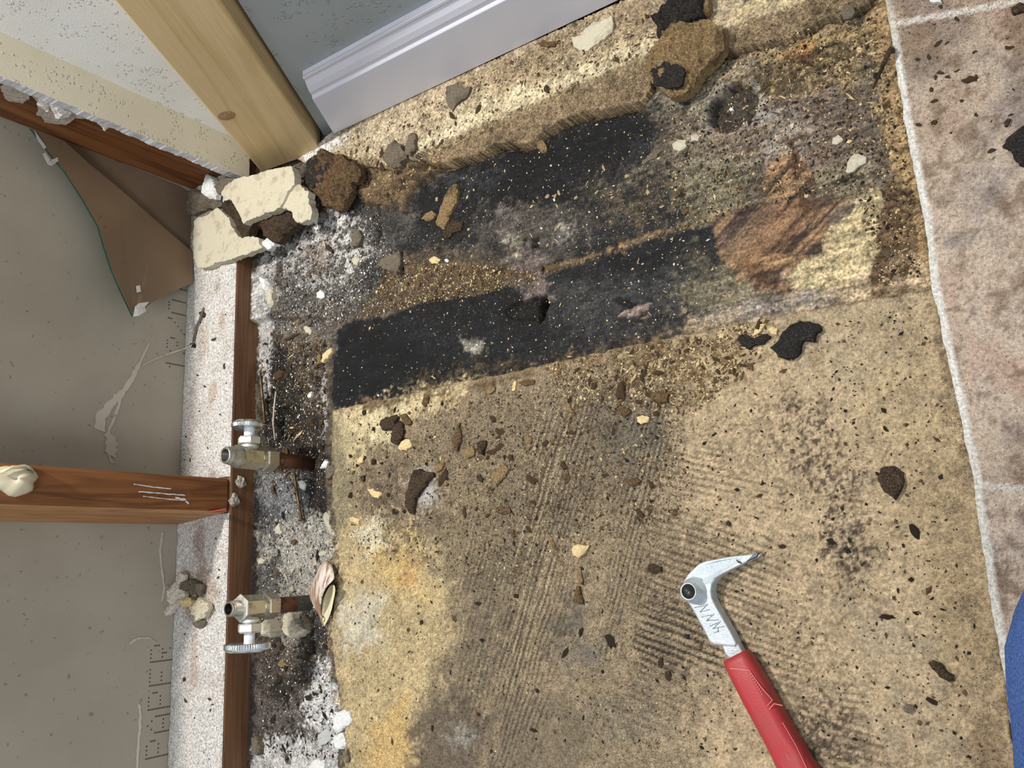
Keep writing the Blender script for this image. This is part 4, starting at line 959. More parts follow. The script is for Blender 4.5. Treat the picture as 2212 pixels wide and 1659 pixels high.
lump(zz([(1930, 770), (2000, 850), (2090, 945), (2160, 900), (2210, 830), (2050, 750)]), .4440, .003, M_CMP, 'small white compound bead on the drywall edge above the brown flap', seed=8, dome=.002)

# dried foam blob on the stud (front face)
cx_, cy_, cz_ = onx(28, 1036, XL)
root = empty('adhesive_blob', (XL, cy_, cz_))
v, f = [], []
prof_n = 26
for i in range(9):
    ph = math.pi * .5 * i / 8
    for k in range(prof_n):
        a = 2 * math.pi * k / prof_n; rr = math.cos(ph) * (1 + .12 * math.sin(3 * a + 1) + .06 * math.sin(7 * a))
        v.append((XL - .0005 + .010 * math.sin(ph) * (1 - .25 * math.cos(a)), cy_ + .013 * rr * math.sin(a), cz_ + .020 * rr * math.cos(a)))
for i in range(8):
    for k in range(prof_n): f.append((i * prof_n + k, i * prof_n + (k + 1) % prof_n, (i + 1) * prof_n + (k + 1) % prof_n, (i + 1) * prof_n + k))
M_BLOB, nt_, b_ = new_mat('dried_adhesive'); b_.inputs['Base Color'].default_value = rgb(196, 186, 158); b_.inputs['Roughness'].default_value = .45
child('blob', v, f, M_BLOB, root, True)
pts = [(XL + .009, cy_ + .004, cz_ + .014), (XL + .0105, cy_ + .009, cz_ + .006), (XL + .010, cy_ + .0095, cz_ - .004), (XL + .008, cy_ + .006, cz_ - .012)]
v, f = tube(pts, .0015, 8); child('rim', v, f, M_BLOB, root, True)
tag(root, 'cream dried adhesive blob stuck on the reddish stud at the left frame edge', 'adhesive')
# white smears and red mark on the stud
for i, (px, w_) in enumerate((([(290, 1046), (330, 1052), (370, 1056)], 1.4), ([(300, 1062), (350, 1066), (400, 1070)], 1.8), ([(310, 1072), (360, 1078), (405, 1082)], 1.2), ([(380, 1075), (400, 1080), (408, 1088)], 3.2))):
    r = random.Random(i); T = []; Bq = []
    for x, y in dens(px, 6):
        T.append(onx(x, y - w_ * r.uniform(.3, 1), XL + .0002)); Bq.append(onx(x, y + w_ * r.uniform(.3, 1), XL + .0002))
    P = T + Bq[::-1]; n = len(P); v = P + [(XL - .0006, p[1], p[2]) for p in P]; f = [tuple(range(n))] + [(i_, (i_ + 1) % n, n + (i_ + 1) % n, n + i_) for i_ in range(n)]
    mesh_obj('plaster_smear', v, f, M_WHT, STUD)
M_RED, nt_, b_ = new_mat('red_crayon'); b_.inputs['Base Color'].default_value = rgb(176, 78, 66); b_.inputs['Roughness'].default_value = .8
P = [ony(x, y, .0678) for x, y in ((438, 1108), (488, 1100), (490, 1104), (450, 1116), (420, 1118))]; v = P + [(p[0], .0684, p[2]) for p in P]; n = len(P)
mesh_obj('red_mark', v, [tuple(range(n))] + [(i, (i + 1) % n, n + (i + 1) % n, n + i) for i in range(n)], M_RED, STUD)

# ================================================================== SHUTOFF VALVES
def metal(name, col, rough, dirt=(120, 104, 80), amt=.5, m_=1.0):
    mt, nt, b = new_mat(name); co = nd(nt, 'ShaderNodeTexCoord').outputs['Object']
    n1 = noise_node(nt, co, 130, 4, .65); n2 = noise_node(nt, co, 600, 3, .6)
    k = thresh(nt, n1, .62 - .2 * amt, .72 - .1 * amt); nt.links.new(mixc(nt, k, col, rgb(*dirt)), b.inputs['Base Color'])
    r = nd(nt, 'ShaderNodeMapRange'); nt.links.new(k, r.inputs[0]); r.inputs[3].default_value = rough; r.inputs[4].default_value = .7; nt.links.new(r.outputs[0], b.inputs['Roughness'])
    r2 = nd(nt, 'ShaderNodeMapRange'); nt.links.new(k, r2.inputs[0]); r2.inputs[3].default_value = m_; r2.inputs[4].default_value = .5; nt.links.new(r2.outputs[0], b.inputs['Metallic'])
    bump(nt, b, n2, .0002); return mt
M_BRASS = metal('dull_nickel', rgb(196, 192, 176), .34, (150, 136, 104), .75)
M_NUT = metal('grey_nickel', rgb(178, 172, 158), .42, (128, 118, 100), .6)
M_CHROME = metal('chrome', rgb(214, 218, 222), .22, (188, 190, 190), .3)
M_PACK = metal('dusty_nickel', rgb(214, 214, 208), .4, (206, 202, 192), .8, .7)
M_COPPER = metal('tarnished_copper', rgb(96, 62, 42), .5, (58, 42, 32), .7, .6)
M_STEM, nt_, b_ = new_mat('white_plastic'); b_.inputs['Base Color'].default_value = rgb(214, 218, 224); b_.inputs['Roughness'].default_value = .45
M_DARK, nt_, b_ = new_mat('dark_bore'); b_.inputs['Base Color'].default_value = rgb(26, 24, 22); b_.inputs['Roughness'].default_value = .4
M_VERD = speckled('verdigris', rgb(62, 62, 54), rgb(44, 38, 32), rgb(88, 94, 84), 300)
def rotY_child(name, prof, sgn, z, root, mat, seg=32, hexa=None, sx=1.0, sz=1.0, smooth=False, tw=0.0):
    """solid turned about the handle axis (world Y), pointing sgn"""
    v, f = lathe(prof, seg, hexa); W = []
    for x, y, h_ in v:
        if tw: x, y = x * math.cos(tw) - y * math.sin(tw), x * math.sin(tw) + y * math.cos(tw)
        if sx != 1 or sz != 1:
            # long axis of the oval runs from low-front to high-back
            a = math.radians(-42); xa, ya = x * math.cos(a) + y * math.sin(a), -x * math.sin(a) + y * math.cos(a)
            xa *= sx; ya *= sz; x, y = xa * math.cos(a) - ya * math.sin(a), xa * math.sin(a) + ya * math.cos(a)
        W.append((x, sgn * h_, z + y))
    if sgn > 0: f = [tuple(reversed(q)) for q in f]
    o = mesh_obj(name, W, f, mat, root, smooth); return o
def shutoff(base_px, sgn, label, threaded):
    bx, by, _ = at(*base_px, 0.0)
    root = empty('shutoff_valve', (bx, by, -.004)); dz = .004
    v, f = lathe([(0, 0), (.0072, 0), (.0072, .052 + dz), (0, .052 + dz)], 32); p = mesh_obj('copper_pipe', v, f, M_COPPER, root, True)
    if threaded:
     v, f = lathe([(.0074, .0), (.0075, .012), (.0074, .022), (.0072, .024)], 32); mesh_obj('verdigris_collar', v, f, M_VERD, root, True)
    kz, z00 = (.857, .0425) if threaded else (.90, .0475)
    h = lambda q: [(r_ * .90, z00 + (z_ - .0405) * kz + dz) for r_, z_ in q]
    v, f = lathe(h([(.0082, .0405), (.0120, .0405), (.0137, .0418), (.0137, .0540), (.0122, .0556), (.0105, .0556)]), 48, {1, 2, 3, 4}); o = mesh_obj('compression_nut', v, f, M_NUT, root)
    v, f = lathe(h([(.0100, .0540), (.0108, .0560), (.0108, .0600), (.0112, .0606), (.0124, .0610), (.0124, .0840), (.0118, .0850), (.0080, .0850)]), 48, {4, 5, 6}); mesh_obj('valve_body', v, f, M_BRASS, root)
    if threaded:
        v, f = lathe(h([(.0132, .0835), (.0137, .0840), (.0137, .0856), (.0130, .0860), (.0075, .0860)]), 48, {0, 1, 2, 3}); mesh_obj('outlet_flange', v, f, M_PACK, root)
        pr = [(.0072, .0855)]
        for k in range(9): pr += [(.0080, .0866 + k * .0013), (.0072, .0872 + k * .0013)]
        pr += [(.0078, .0992), (.0072, .1000), (.0056, .1000), (.0054, .0900), (0, .0900)]
    else:
        pr = [(.0122, .0848), (.0122, .0880), (.0110, .0905), (.0092, .0960), (.0092, .0975), (.0086, .0980), (.0086, .1010), (.0080, .1020), (.0064, .1020), (.0060, .0910), (0, .0910)]
    v, f = lathe(h(pr), 40); o = mesh_obj('outlet', v, f, [M_NUT, M_DARK], root, not threaded)
    nn = len(pr); mi_ = []
    for i in range(nn - 1): mi_ += [1 if i >= nn - 3 else 0] * 40
    o.data.polygons.foreach_set('material_index', mi_)
    v, f = lathe(h([(0, .0925), (.0012, .0925), (.0022, .0915), (.0022, .0905)]), 16); mesh_obj('seat_pin', v, f, M_CHROME, root, True)
    zc = z00 + (.0725 - .0405) * kz + dz; ky_ = .90 if threaded else .79
    yk = lambda q: [(r_ * .9, y_ * ky_) for r_, y_ in q]
    rotY_child('bonnet', yk([(.0070, .009), (.0100, .0118), (.0100, .0145), (.0075, .0145), (.0075, .0160), (.0095, .0160)]), sgn, zc, root, M_PACK)
    rotY_child('packing_nut', yk([(.0090, .0158), (.0112, .0160), (.0122, .0172), (.0122, .0232), (.0110, .0250), (.0056, .0252)]), sgn, zc, root, M_PACK, 48, {1, 2, 3, 4})
    rotY_child('stem', yk([(.0055, .0250), (.0055, .0350), (.0062, .0362), (0, .0362)]), sgn, zc, root, M_STEM, 24, smooth=True)
    # oval knurled hand wheel, dished towards the valve
    pr = [(.004, .0352), (.016, .0368), (.0232, .0366), (.0250, .0352), (.0264, .0348), (.0275, .0356), (.0278, .0396), (.0268, .0414), (.0225, .0432), (.0100, .0440), (0, .0442)]
    pr = [(r_, y_ * ky_) for r_, y_ in pr]
    v, f = lathe(pr, 120); W = []; a = math.radians(40)
    for idx, (x, y, h_) in enumerate(v):
        ring = idx // 120; r_ = math.hypot(x, y)
        if ring in (5, 6) and r_ > 0: s_ = 1 + (.018 if (idx % 2) else -.006); x *= s_; y *= s_
        xa, ya = x * math.cos(a) - y * math.sin(a), x * math.sin(a) + y * math.cos(a)   # rotate so the long axis lies along (x, -z)
        u_, w_ = (x * .74, y * .54) if threaded else (x * .52, y * .66)
        xa, za = u_ * math.cos(a) + w_ * math.sin(a), -u_ * math.sin(a) + w_ * math.cos(a)
        W.append((xa, sgn * h_, zc + .002 + za))
    if sgn < 0: f = [tuple(reversed(q)) for q in f]
    mesh_obj('hand_wheel', W, f, M_CHROME, root)
    tag(root, label, 'valve')
    return root
shutoff((672, 1001), 1, 'upper shutoff valve with round tapered outlet and hand wheel pointing up the plate', False)
shutoff((668, 1302), -1, 'lower shutoff valve with threaded outlet and hand wheel, beside the curled flake', True)

# ================================================================== PRY TOOL
ZP = ZY + .0008; TH = .0115; ZS = ZP + TH
def ppx(P, z=ZS): return [at(x, y, z)[:2] for x, y in P]
HEAD = [(1636, 1195), (1632, 1203), (1623, 1206), (1603, 1216), (1580, 1228), (1560, 1239), (1545, 1250), (1537, 1262), (1535, 1276), (1537, 1292), (1546, 1310), (1562, 1338), (1578, 1366), (1590, 1390), (1587, 1397), (1570, 1395), (1540, 1392), (1532, 1386), (1520, 1362), (1500, 1325), (1484, 1299), (1476, 1286), (1473, 1272), (1476, 1256), (1484, 1242), (1498, 1228), (1508, 1219), (1520, 1213), (1545, 1208), (1568, 1203), (1600, 1199)]
HW = ppx(HEAD)
bx, by, _ = at(1560, 1330, ZP); root = empty('nail_puller', (bx, by, ZP))
M_TOOL, nt, b = new_mat('silver_painted_steel'); co = nd(nt, 'ShaderNodeTexCoord').outputs['Object']
n1 = noise_node(nt, co, 900, 3, .6); n2 = noise_node(nt, co, 70, 4, .65)
c = mixc(nt, thresh(nt, n2, .4, .62), rgb(186, 194, 200), rgb(196, 204, 208)); c = mixc(nt, math_n(nt, 'MULTIPLY', thresh(nt, n1, .60, .64), .55), c, rgb(140, 146, 152))
nt.links.new(c, b.inputs['Base Color']); b.inputs['Metallic'].default_value = .35; b.inputs['Roughness'].default_value = .38; bump(nt, b, n1, .00025)
v, f = prism(HW, ZP, ZS)
# thin the claw towards its tip
tip = Vector(HW[0])
vv = []
for p in v:
    d = (Vector(p[:2]) - tip).length; k = min(1, .25 + d / .045)
    vv.append((p[0], p[1], ZP + (p[2] - ZP) * k + (0.0 if p[2] > ZP + .001 else 0)))
o = child('claw_head', vv, f, M_TOOL, root); bevel(o, .0016, 3)
# dark steel claw edges
M_STEEL = metal('bare_dark_steel', rgb(96, 100, 108), .35, (60, 58, 56), .5)
cl = ppx([(1638, 1194), (1634, 1203), (1622, 1209), (1610, 1215), (1618, 1207), (1626, 1199)], ZP + .006); v, f = prism(cl, ZP + .0008, ZP + .0065); o = child('claw_tip', v, f, M_STEEL, root); bevel(o, .0006)
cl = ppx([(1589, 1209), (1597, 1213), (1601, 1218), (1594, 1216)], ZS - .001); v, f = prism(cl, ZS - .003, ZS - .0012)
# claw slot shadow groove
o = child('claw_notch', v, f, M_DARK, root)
# round striking boss with hollow end
cx, cy, _ = at(1500, 1276, ZS)
L = root.location
pr = [(.0092, -.001), (.0088, .0010), (.0066, .0030), (.0058, .005), (.0058, .0100), (.0056, .0106), (.0050, .0106), (.0049, .0098), (0, .0090)]
v, f = lathe(pr, 40); dv = Vector((0, 0, 1))
W = [(x + cx, y + cy, z + ZS) for x, y, z in v]; o = child('striking_boss', W, f, M_TOOL, root, True)
o.data.materials.append(M_DARK); o.data.polygons.foreach_set('material_index', [1 if i // 40 >= 7 else 0 for i in range(len(f))])
# neck
NK = [(1556, 1388), (1592, 1388), (1604, 1410), (1612, 1424), (1574, 1424), (1564, 1410)]
v, f = prism(ppx(NK, ZS - .002), ZP + .001, ZS - .0022); o = child('neck', v, f, M_TOOL, root); bevel(o, .0012)
# stamped strokes on the head
M_MARK = metal('stamped_grey', rgb(150, 156, 162), .5)
for st in ([(1500, 1312), (1528, 1305)], [(1528, 1305), (1512, 1322), (1533, 1316)], [(1514, 1332), (1542, 1326)], [(1542, 1326), (1526, 1340), (1552, 1338)], [(1532, 1352), (1556, 1342)], [(1556, 1342), (1540, 1358), (1564, 1352)], [(1541, 1366), (1552, 1364), (1550, 1356)]):
    v, f = tube([at(x, y, ZS + .0002) for x, y in st], .00045, 6); child('stamped_mark', v, f, M_MARK, root)
# red grip: rounded section swept along the handle
M_REDG, nt, b = new_mat('red_rubber_grip'); co = nd(nt, 'ShaderNodeTexCoord').outputs['Object']
n1 = noise_node(nt, co, 60, 4, .6); n2 = noise_node(nt, co, 900, 2, .5)
nt.links.new(mixc(nt, thresh(nt, n1, .35, .7), rgb(164, 44, 48), rgb(152, 52, 52)), b.inputs['Base Color']); b.inputs['Roughness'].default_value = .5; bump(nt, b, n2, .00015)
A0 = Vector(at(1590, 1416, ZS)[:2]); A1 = Vector(at(1721, 1657, ZS)[:2]); dr = (A1 - A0).normalized(); nr = Vector((-dr.y, dr.x))
wl = (Vector(at(1558, 1416, ZS)[:2]) - Vector(at(1621, 1416, ZS)[:2])).length; w0 = abs((Vector(at(1558, 1416, ZS)[:2]) - A0).dot(nr)); w1 = abs((Vector(at(1681, 1655, ZS)[:2]) - A1).dot(nr))
Ltot = .27; v = []; f = []; ns = 60; sg = 36
for i in range(ns + 1):
    t = i / ns; s_ = t * Ltot; wid = w0 + (w1 - w0) * min(1.3, s_ / (A1 - A0).length) + .0004 * math.sin(s_ * 90)
    endk = min(1, (s_ + .0006) / .004) ** .4 * min(1, (Ltot - s_ + .0005) / .012) ** .5
    hh = (.0088 + .0012 * min(1, s_ / .03)) * (.85 + .15 * endk); wid *= .93 + .07 * endk
    for k in range(sg):
        a = 2 * math.pi * k / sg; ca, sa = math.cos(a), math.sin(a)
        x = math.copysign(abs(ca) ** .55, ca) * wid; z = math.copysign(abs(sa) ** .6, sa) * hh
        groove = 0
        if sa > .5:
            lat = x / wid
            # raised panel outline
            for c0, c1, lt_ in ((.010, .062, .62), (.070, .20, .62)):
                if c0 < s_ < c1 and abs(lat) < lt_: groove = .0006
        p = A0 + dr * s_ + nr * x; v.append((p.x, p.y, ZP + .0105 + z + groove))
for i in range(ns):
    for k in range(sg): f.append((i * sg + k, i * sg + (k + 1) % sg, (i + 1) * sg + (k + 1) % sg, (i + 1) * sg + k))
f.append(tuple(range(sg))[::-1]); f.append(tuple(ns * sg + k for k in range(sg)))
f = [tuple(reversed(q)) for q in f]
grip = child('red_grip', v, f, M_REDG, root, True)
M_LINE, nt_, b_ = new_mat('pale_red_line'); b_.inputs['Base Color'].default_value = rgb(212, 120, 116); b_.inputs['Roughness'].default_value = .5
Lc = root.location
def gripline(px, r=.0003):
    v, f = tube([at(x, y, ZP + .0202) for x, y in px], r, 6); v = [(a_[0] - Lc[0], a_[1] - Lc[1], a_[2] - Lc[2]) for a_ in v]
    mesh_obj('moulded_line', v, f, M_LINE, grip)
gripline([(1577, 1444), (1618, 1448), (1644, 1484), (1668, 1512), (1650, 1534), (1638, 1520)]); gripline([(1655, 1540), (1672, 1520), (1690, 1524)])
gripline([(1655, 1544), (1690, 1615), (1716, 1659)]); gripline([(1690, 1560), (1720, 1612), (1742, 1659)], .0002)
ring = [(1615 + 7 * math.cos(a * math.pi / 6), 1487 + 7 * math.sin(a * math.pi / 6)) for a in range(13)]; gripline(ring, .00035); gripline([(1611, 1482), (1617, 1487), (1612, 1493), (1622, 1497)], .0003)
for k in range(9):
    x0_, y0_ = 1618 + k * 3.1, 1458 + k * 5.4; gripline([(x0_, y0_), (x0_ + 5, y0_ - 3), (x0_ + 4, y0_ + 1)], .0002)
tag(root, 'silver claw nail puller with red grip lying on the tan board', 'pry tool')

# ================================================================== PERSON'S KNEE IN JEANS
def tubemesh(path, rad, seg=28):
    return tube(path, rad, seg)
M_DEN, nt, b = new_mat('blue_denim'); co = nd(nt, 'ShaderNodeTexCoord').outputs['Object']
n1 = noise_node(nt, co, 2600, 2, .5, vec_scale=(1, .35, 1), rot=(0, 0, .8)); n2 = noise_node(nt, co, 25, 4, .6)
c = mixc(nt, thresh(nt, n1, .4, .6), rgb(36, 60, 112), rgb(60, 90, 146)); c = mixc(nt, math_n(nt, 'MULTIPLY', thresh(nt, n2, .45, .7), .5), c, rgb(66, 94, 146))
nt.links.new(c, b.inputs['Base Color']); b.inputs['Roughness'].default_value = .9; bump(nt, b, n1, .0004)
kx, ky = -.0755, -.050
pth = [(kx - .000, ky + .002, .066), (kx + .03, ky - .004, .076), (kx + .09, ky - .02, .115), (kx + .17, ky - .045, .18), (kx + .26, ky - .08, .26), (kx + .34, ky - .11, .34)]
bmv, bmf = [], []
me = bpy.data.meshes.new('person'); kn = Vector((kx, ky, .078))
vs = [kn, Vector((kx + .08, ky - .015, .135)), Vector((kx + .20, ky - .05, .25)), Vector((kx + .33, ky - .10, .36)), Vector((kx + .10, ky + .01, .082)), Vector((kx + .24, ky + .02, .080)), Vector((kx + .38, ky + .03, .078))]
me.from_pydata([tuple(p) for p in vs], [(0, 1), (1, 2), (2, 3), (0, 4), (4, 5), (5, 6)], [])
o = bpy.data.objects.new('person', me); COL.objects.link(o)
sk = o.modifiers.new('skin', 'SKIN'); me.skin_vertices.new() if not me.skin_vertices else None
for i, r_ in enumerate((.080, .084, .090, .096, .066, .062, .052)): me.skin_vertices[0].data[i].radius = (r_, r_)
me.skin_vertices[0].data[0].use_root = True
sb = o.modifiers.new('sub', 'SUBSURF'); sb.levels = 3; sb.render_levels = 3
ds = o.modifiers.new('folds', 'DISPLACE'); tx = bpy.data.textures.new('folds', 'CLOUDS'); tx.noise_scale = .05; ds.texture = tx; ds.strength = .008; ds.mid_level = .5
me.materials.append(M_DEN)
tag(o, 'person kneeling at the right edge, only a blue denim knee showing', 'person')
# ================================================================== LOOSE PIECES
R8 = lambda P: Z(P, 380, 300, 5.027)
# pale particleboard fragments in the corner, on top of the plate end
for k_, (nm, P, th, zb_) in enumerate((
    ('big', R8([(480, 590), (540, 500), (620, 450), (740, 400), (880, 378), (1000, 330), (1240, 290), (1270, 400), (1272, 490), (1200, 590), (1150, 680), (1110, 742), (1000, 790), (900, 832), (800, 860), (730, 902), (690, 820), (640, 750), (600, 680), (520, 650)]), .010, .040),
    ('small', R8([(1330, 480), (1380, 540), (1420, 575), (1432, 700), (1468, 790), (1450, 860), (1380, 885), (1320, 912), (1262, 870), (1258, 790), (1180, 755), (1116, 738), (1160, 680), (1210, 590), (1278, 500)]), .010, .036))):
    o = chip('particleboard_fragment', P, th, M_PALE, 'large pale particleboard fragment in the corner under the pine board' if nm == 'big' else 'smaller pale particleboard fragment across the crack from the large corner piece', 'board fragment', zb=zb_, seed=31 + k_, rough=.00018, fall=.10, edge=.0004)
    if nm == 'big':
        core = R8([(440, 700), (520, 650), (600, 665), (650, 750), (735, 895), (900, 822), (1110, 735), (1180, 750), (1250, 800), (1262, 880), (1240, 930), (1110, 1020), (1060, 1110), (1000, 1100), (930, 1060), (880, 930), (850, 920), (780, 940), (760, 1070), (700, 1065), (650, 1000), (600, 900), (560, 830), (500, 780)])
        P = [at(x, y, .040)[:2] for x, y in core]; L = o.location
        piece('rotted_core', P, .026, .012, M_ROTD, parent=o, seed=40, rough=.0022)
        bb = R8([(440, 560), (540, 470), (640, 430), (980, 320), (1240, 275), (1230, 300), (880, 385), (620, 460), (500, 590)])
        piece('crumbled_edge', [at(x, y, .042)[:2] for x, y in bb], .030, .010, M_GREYCH, parent=o, seed=41, rough=.0012)
chip('particleboard_fragment', R8([(190, 900), (240, 850), (330, 830), (440, 750), (520, 800), (575, 850), (600, 930), (660, 1030), (720, 1078), (780, 1060), (850, 1045), (900, 1070), (922, 1180), (860, 1205), (620, 1285), (420, 1350), (330, 1400), (230, 1395), (192, 1300), (185, 1100)]), .0085, M_PALE,
     'pale dusty slab fragment lying across the top end of the dusty bottom plate', 'board fragment', zb=.0325, seed=43, rough=.00018, fall=.08, edge=.0004)
chip('white_crumble', R8([(930, 1090), (1000, 1060), (1040, 1120), (1000, 1200), (930, 1190)]), .008, M_WHT, 'small white crumbly lump at the right tip of the dusty slab fragment', 'plaster', zb=.028, seed=44, rough=.0015)
chip('plaster_spike', R8([(330, 350), (370, 400), (420, 520), (400, 640), (330, 640), (250, 580), (290, 440)]), .010, M_WHT, 'grey white pointed plaster flake standing in the corner beside the dark stud', 'plaster', zb=.034, seed=45, rough=.0014)
chip('debris_lump', R8([(60, 560), (200, 540), (300, 600), (450, 640), (500, 700), (430, 740), (300, 760), (180, 830), (120, 820), (60, 700)]), .007, M_GREYCH, 'grey brown debris heap in the corner cavity above the dusty slab fragment', 'debris', zb=.031, seed=46, rough=.0022)
chip('debris_lump', R8([(460, 450), (540, 400), (640, 420), (560, 480), (500, 590), (440, 600), (410, 520)]), .009, M_GREYCH, 'dusty grey lump wedged between plaster spike and large pale fragment', 'debris', zb=.034, seed=47, rough=.0020)
o = chip('rotted_chunk', R8([(1560, 95), (1600, 130), (1670, 130), (1700, 180), (1800, 170), (1830, 240), (1870, 245), (1950, 235), (1985, 310), (2005, 400), (1970, 460), (1905, 470), (1900, 550), (1880, 600), (1830, 680), (1800, 730), (1735, 780), (1650, 740), (1565, 715), (1540, 640), (1430, 560), (1350, 470), (1370, 400), (1400, 330), (1400, 225), (1500, 165)]), .010, M_ROT,
         'dark brown rotted chunk lying at the lower end of the baseboard', 'rotted wood', zb=.024, fall=.2, edge=.0006, seed=48, rough=.0026, step=.0015, tilt=(.10, .05))
piece('black_mould_face', [at(x, y, .034)[:2] for x, y in R8([(1410, 225), (1520, 165), (1640, 150), (1650, 300), (1600, 420), (1540, 520), (1440, 520), (1370, 460), (1380, 380), (1405, 330)])], .0295, .0042, M_BLACK, parent=o, seed=49, rough=.001)
Z2 = lambda P: Z(P, 700, 0, 2.989)
chip('grey_flake', Z2([(780, 545), (850, 530), (880, 570), (940, 560), (930, 600), (910, 640), (820, 708), (790, 680), (775, 620)]), .0028, M_GREYCH, 'grey brown angular flake on the particleboard strip touching the baseboard', 'flake', seed=50, tilt=(.08, -.04))
chip('pale_flake', Z2([(1590, 245), (1650, 205), (1740, 150), (1855, 110), (1872, 170), (1835, 235), (1760, 285), (1690, 322), (1635, 300), (1600, 285)]), .003, M_PALE, 'pale cream oval flake on the particleboard strip near the baseboard', 'flake', seed=51, tilt=(.06, .06))
chip('brown_flake', Z2([(1790, 40), (1840, 20), (1870, 50), (1865, 105), (1820, 130), (1700, 175), (1640, 190), (1660, 130), (1740, 90)]), .004, M_GREYCH, 'grey brown crumbly flake behind the pale cream oval flake', 'flake', seed=52, rough=.0014)
chip('brown_flake', Z2([(1370, 285), (1400, 255), (1440, 265), (1510, 255), (1480, 290), (1430, 300)]), .003, M_ROT, 'small flat brown flake tucked against the baseboard middle', 'flake', seed=53)
chip('dark_chip', Z2([(1410, 560), (1425, 540), (1448, 570), (1440, 600), (1415, 590)]), .003, M_ROTD, 'tiny dark chip near the front edge of the particleboard strip', 'chip', seed=54)
chip('brown_flake', Z2([(510, 975), (530, 870), (560, 845), (580, 870), (575, 950), (555, 1000), (520, 985)]), .006, M_GREYCH, 'upright grey splinter at the left end of the particleboard strip', 'splinter', seed=55)
chip('debris_lump', Z2([(380, 960), (440, 900), (490, 930), (520, 1000), (480, 1080), (400, 1060), (370, 1010)]), .006, M_GREYCH, 'dusty brown lump left of the upright grey splinter', 'debris', seed=56, rough=.0018)
Z3 = lambda P: Z(P, 1400, 0, 2.724)
o = chip('rotted_chunk', Z3([(10, 350), (60, 250), (130, 170), (230, 140), (330, 115), (360, 100), (385, 120), (440, 165), (445, 200), (425, 260), (370, 330), (330, 385), (290, 410), (250, 480), (215, 515), (150, 545), (100, 545), (60, 510), (10, 480), (-10, 420)]), .012, M_TANROT, 'tan brown rotted slab with a black patch, leaning on the far strip end', 'rotted wood', zb=.021, fall=.15, edge=.0006, seed=57, rough=.0024, step=.0015, tilt=(-.10, .18))
piece('black_mould_patch', [at(x, y, .034)[:2] for x, y in Z3([(15, 355), (70, 365), (150, 370), (195, 385), (212, 430), (205, 500), (160, 520), (90, 515), (45, 500), (10, 440)])], .0315, .0030, M_BLACK, parent=o, seed=58, rough=.001)
chip('rotted_chunk', Z3([(10, 95), (60, 60), (110, 0), (160, -60), (320, -80), (310, 0), (300, 60), (270, 100), (210, 110), (180, 140), (120, 160), (100, 190), (70, 215), (30, 190), (40, 140)]), .016, M_BLACK, 'black crusted rotted chunk at the top edge above the tan rotted slab', 'rotted wood', zb=.022, seed=59, rough=.0020, step=.0015, tilt=(-.05, .1))
chip('rotted_wood_rim', Z3([(215, 100), (300, 60), (310, -30), (340, -60), (350, 20), (290, 100), (240, 130)]), .012, M_TANROT, 'thin tan crumbled rim on the right of the black crusted chunk', 'rotted wood', zb=.021, seed=60, rough=.0018)
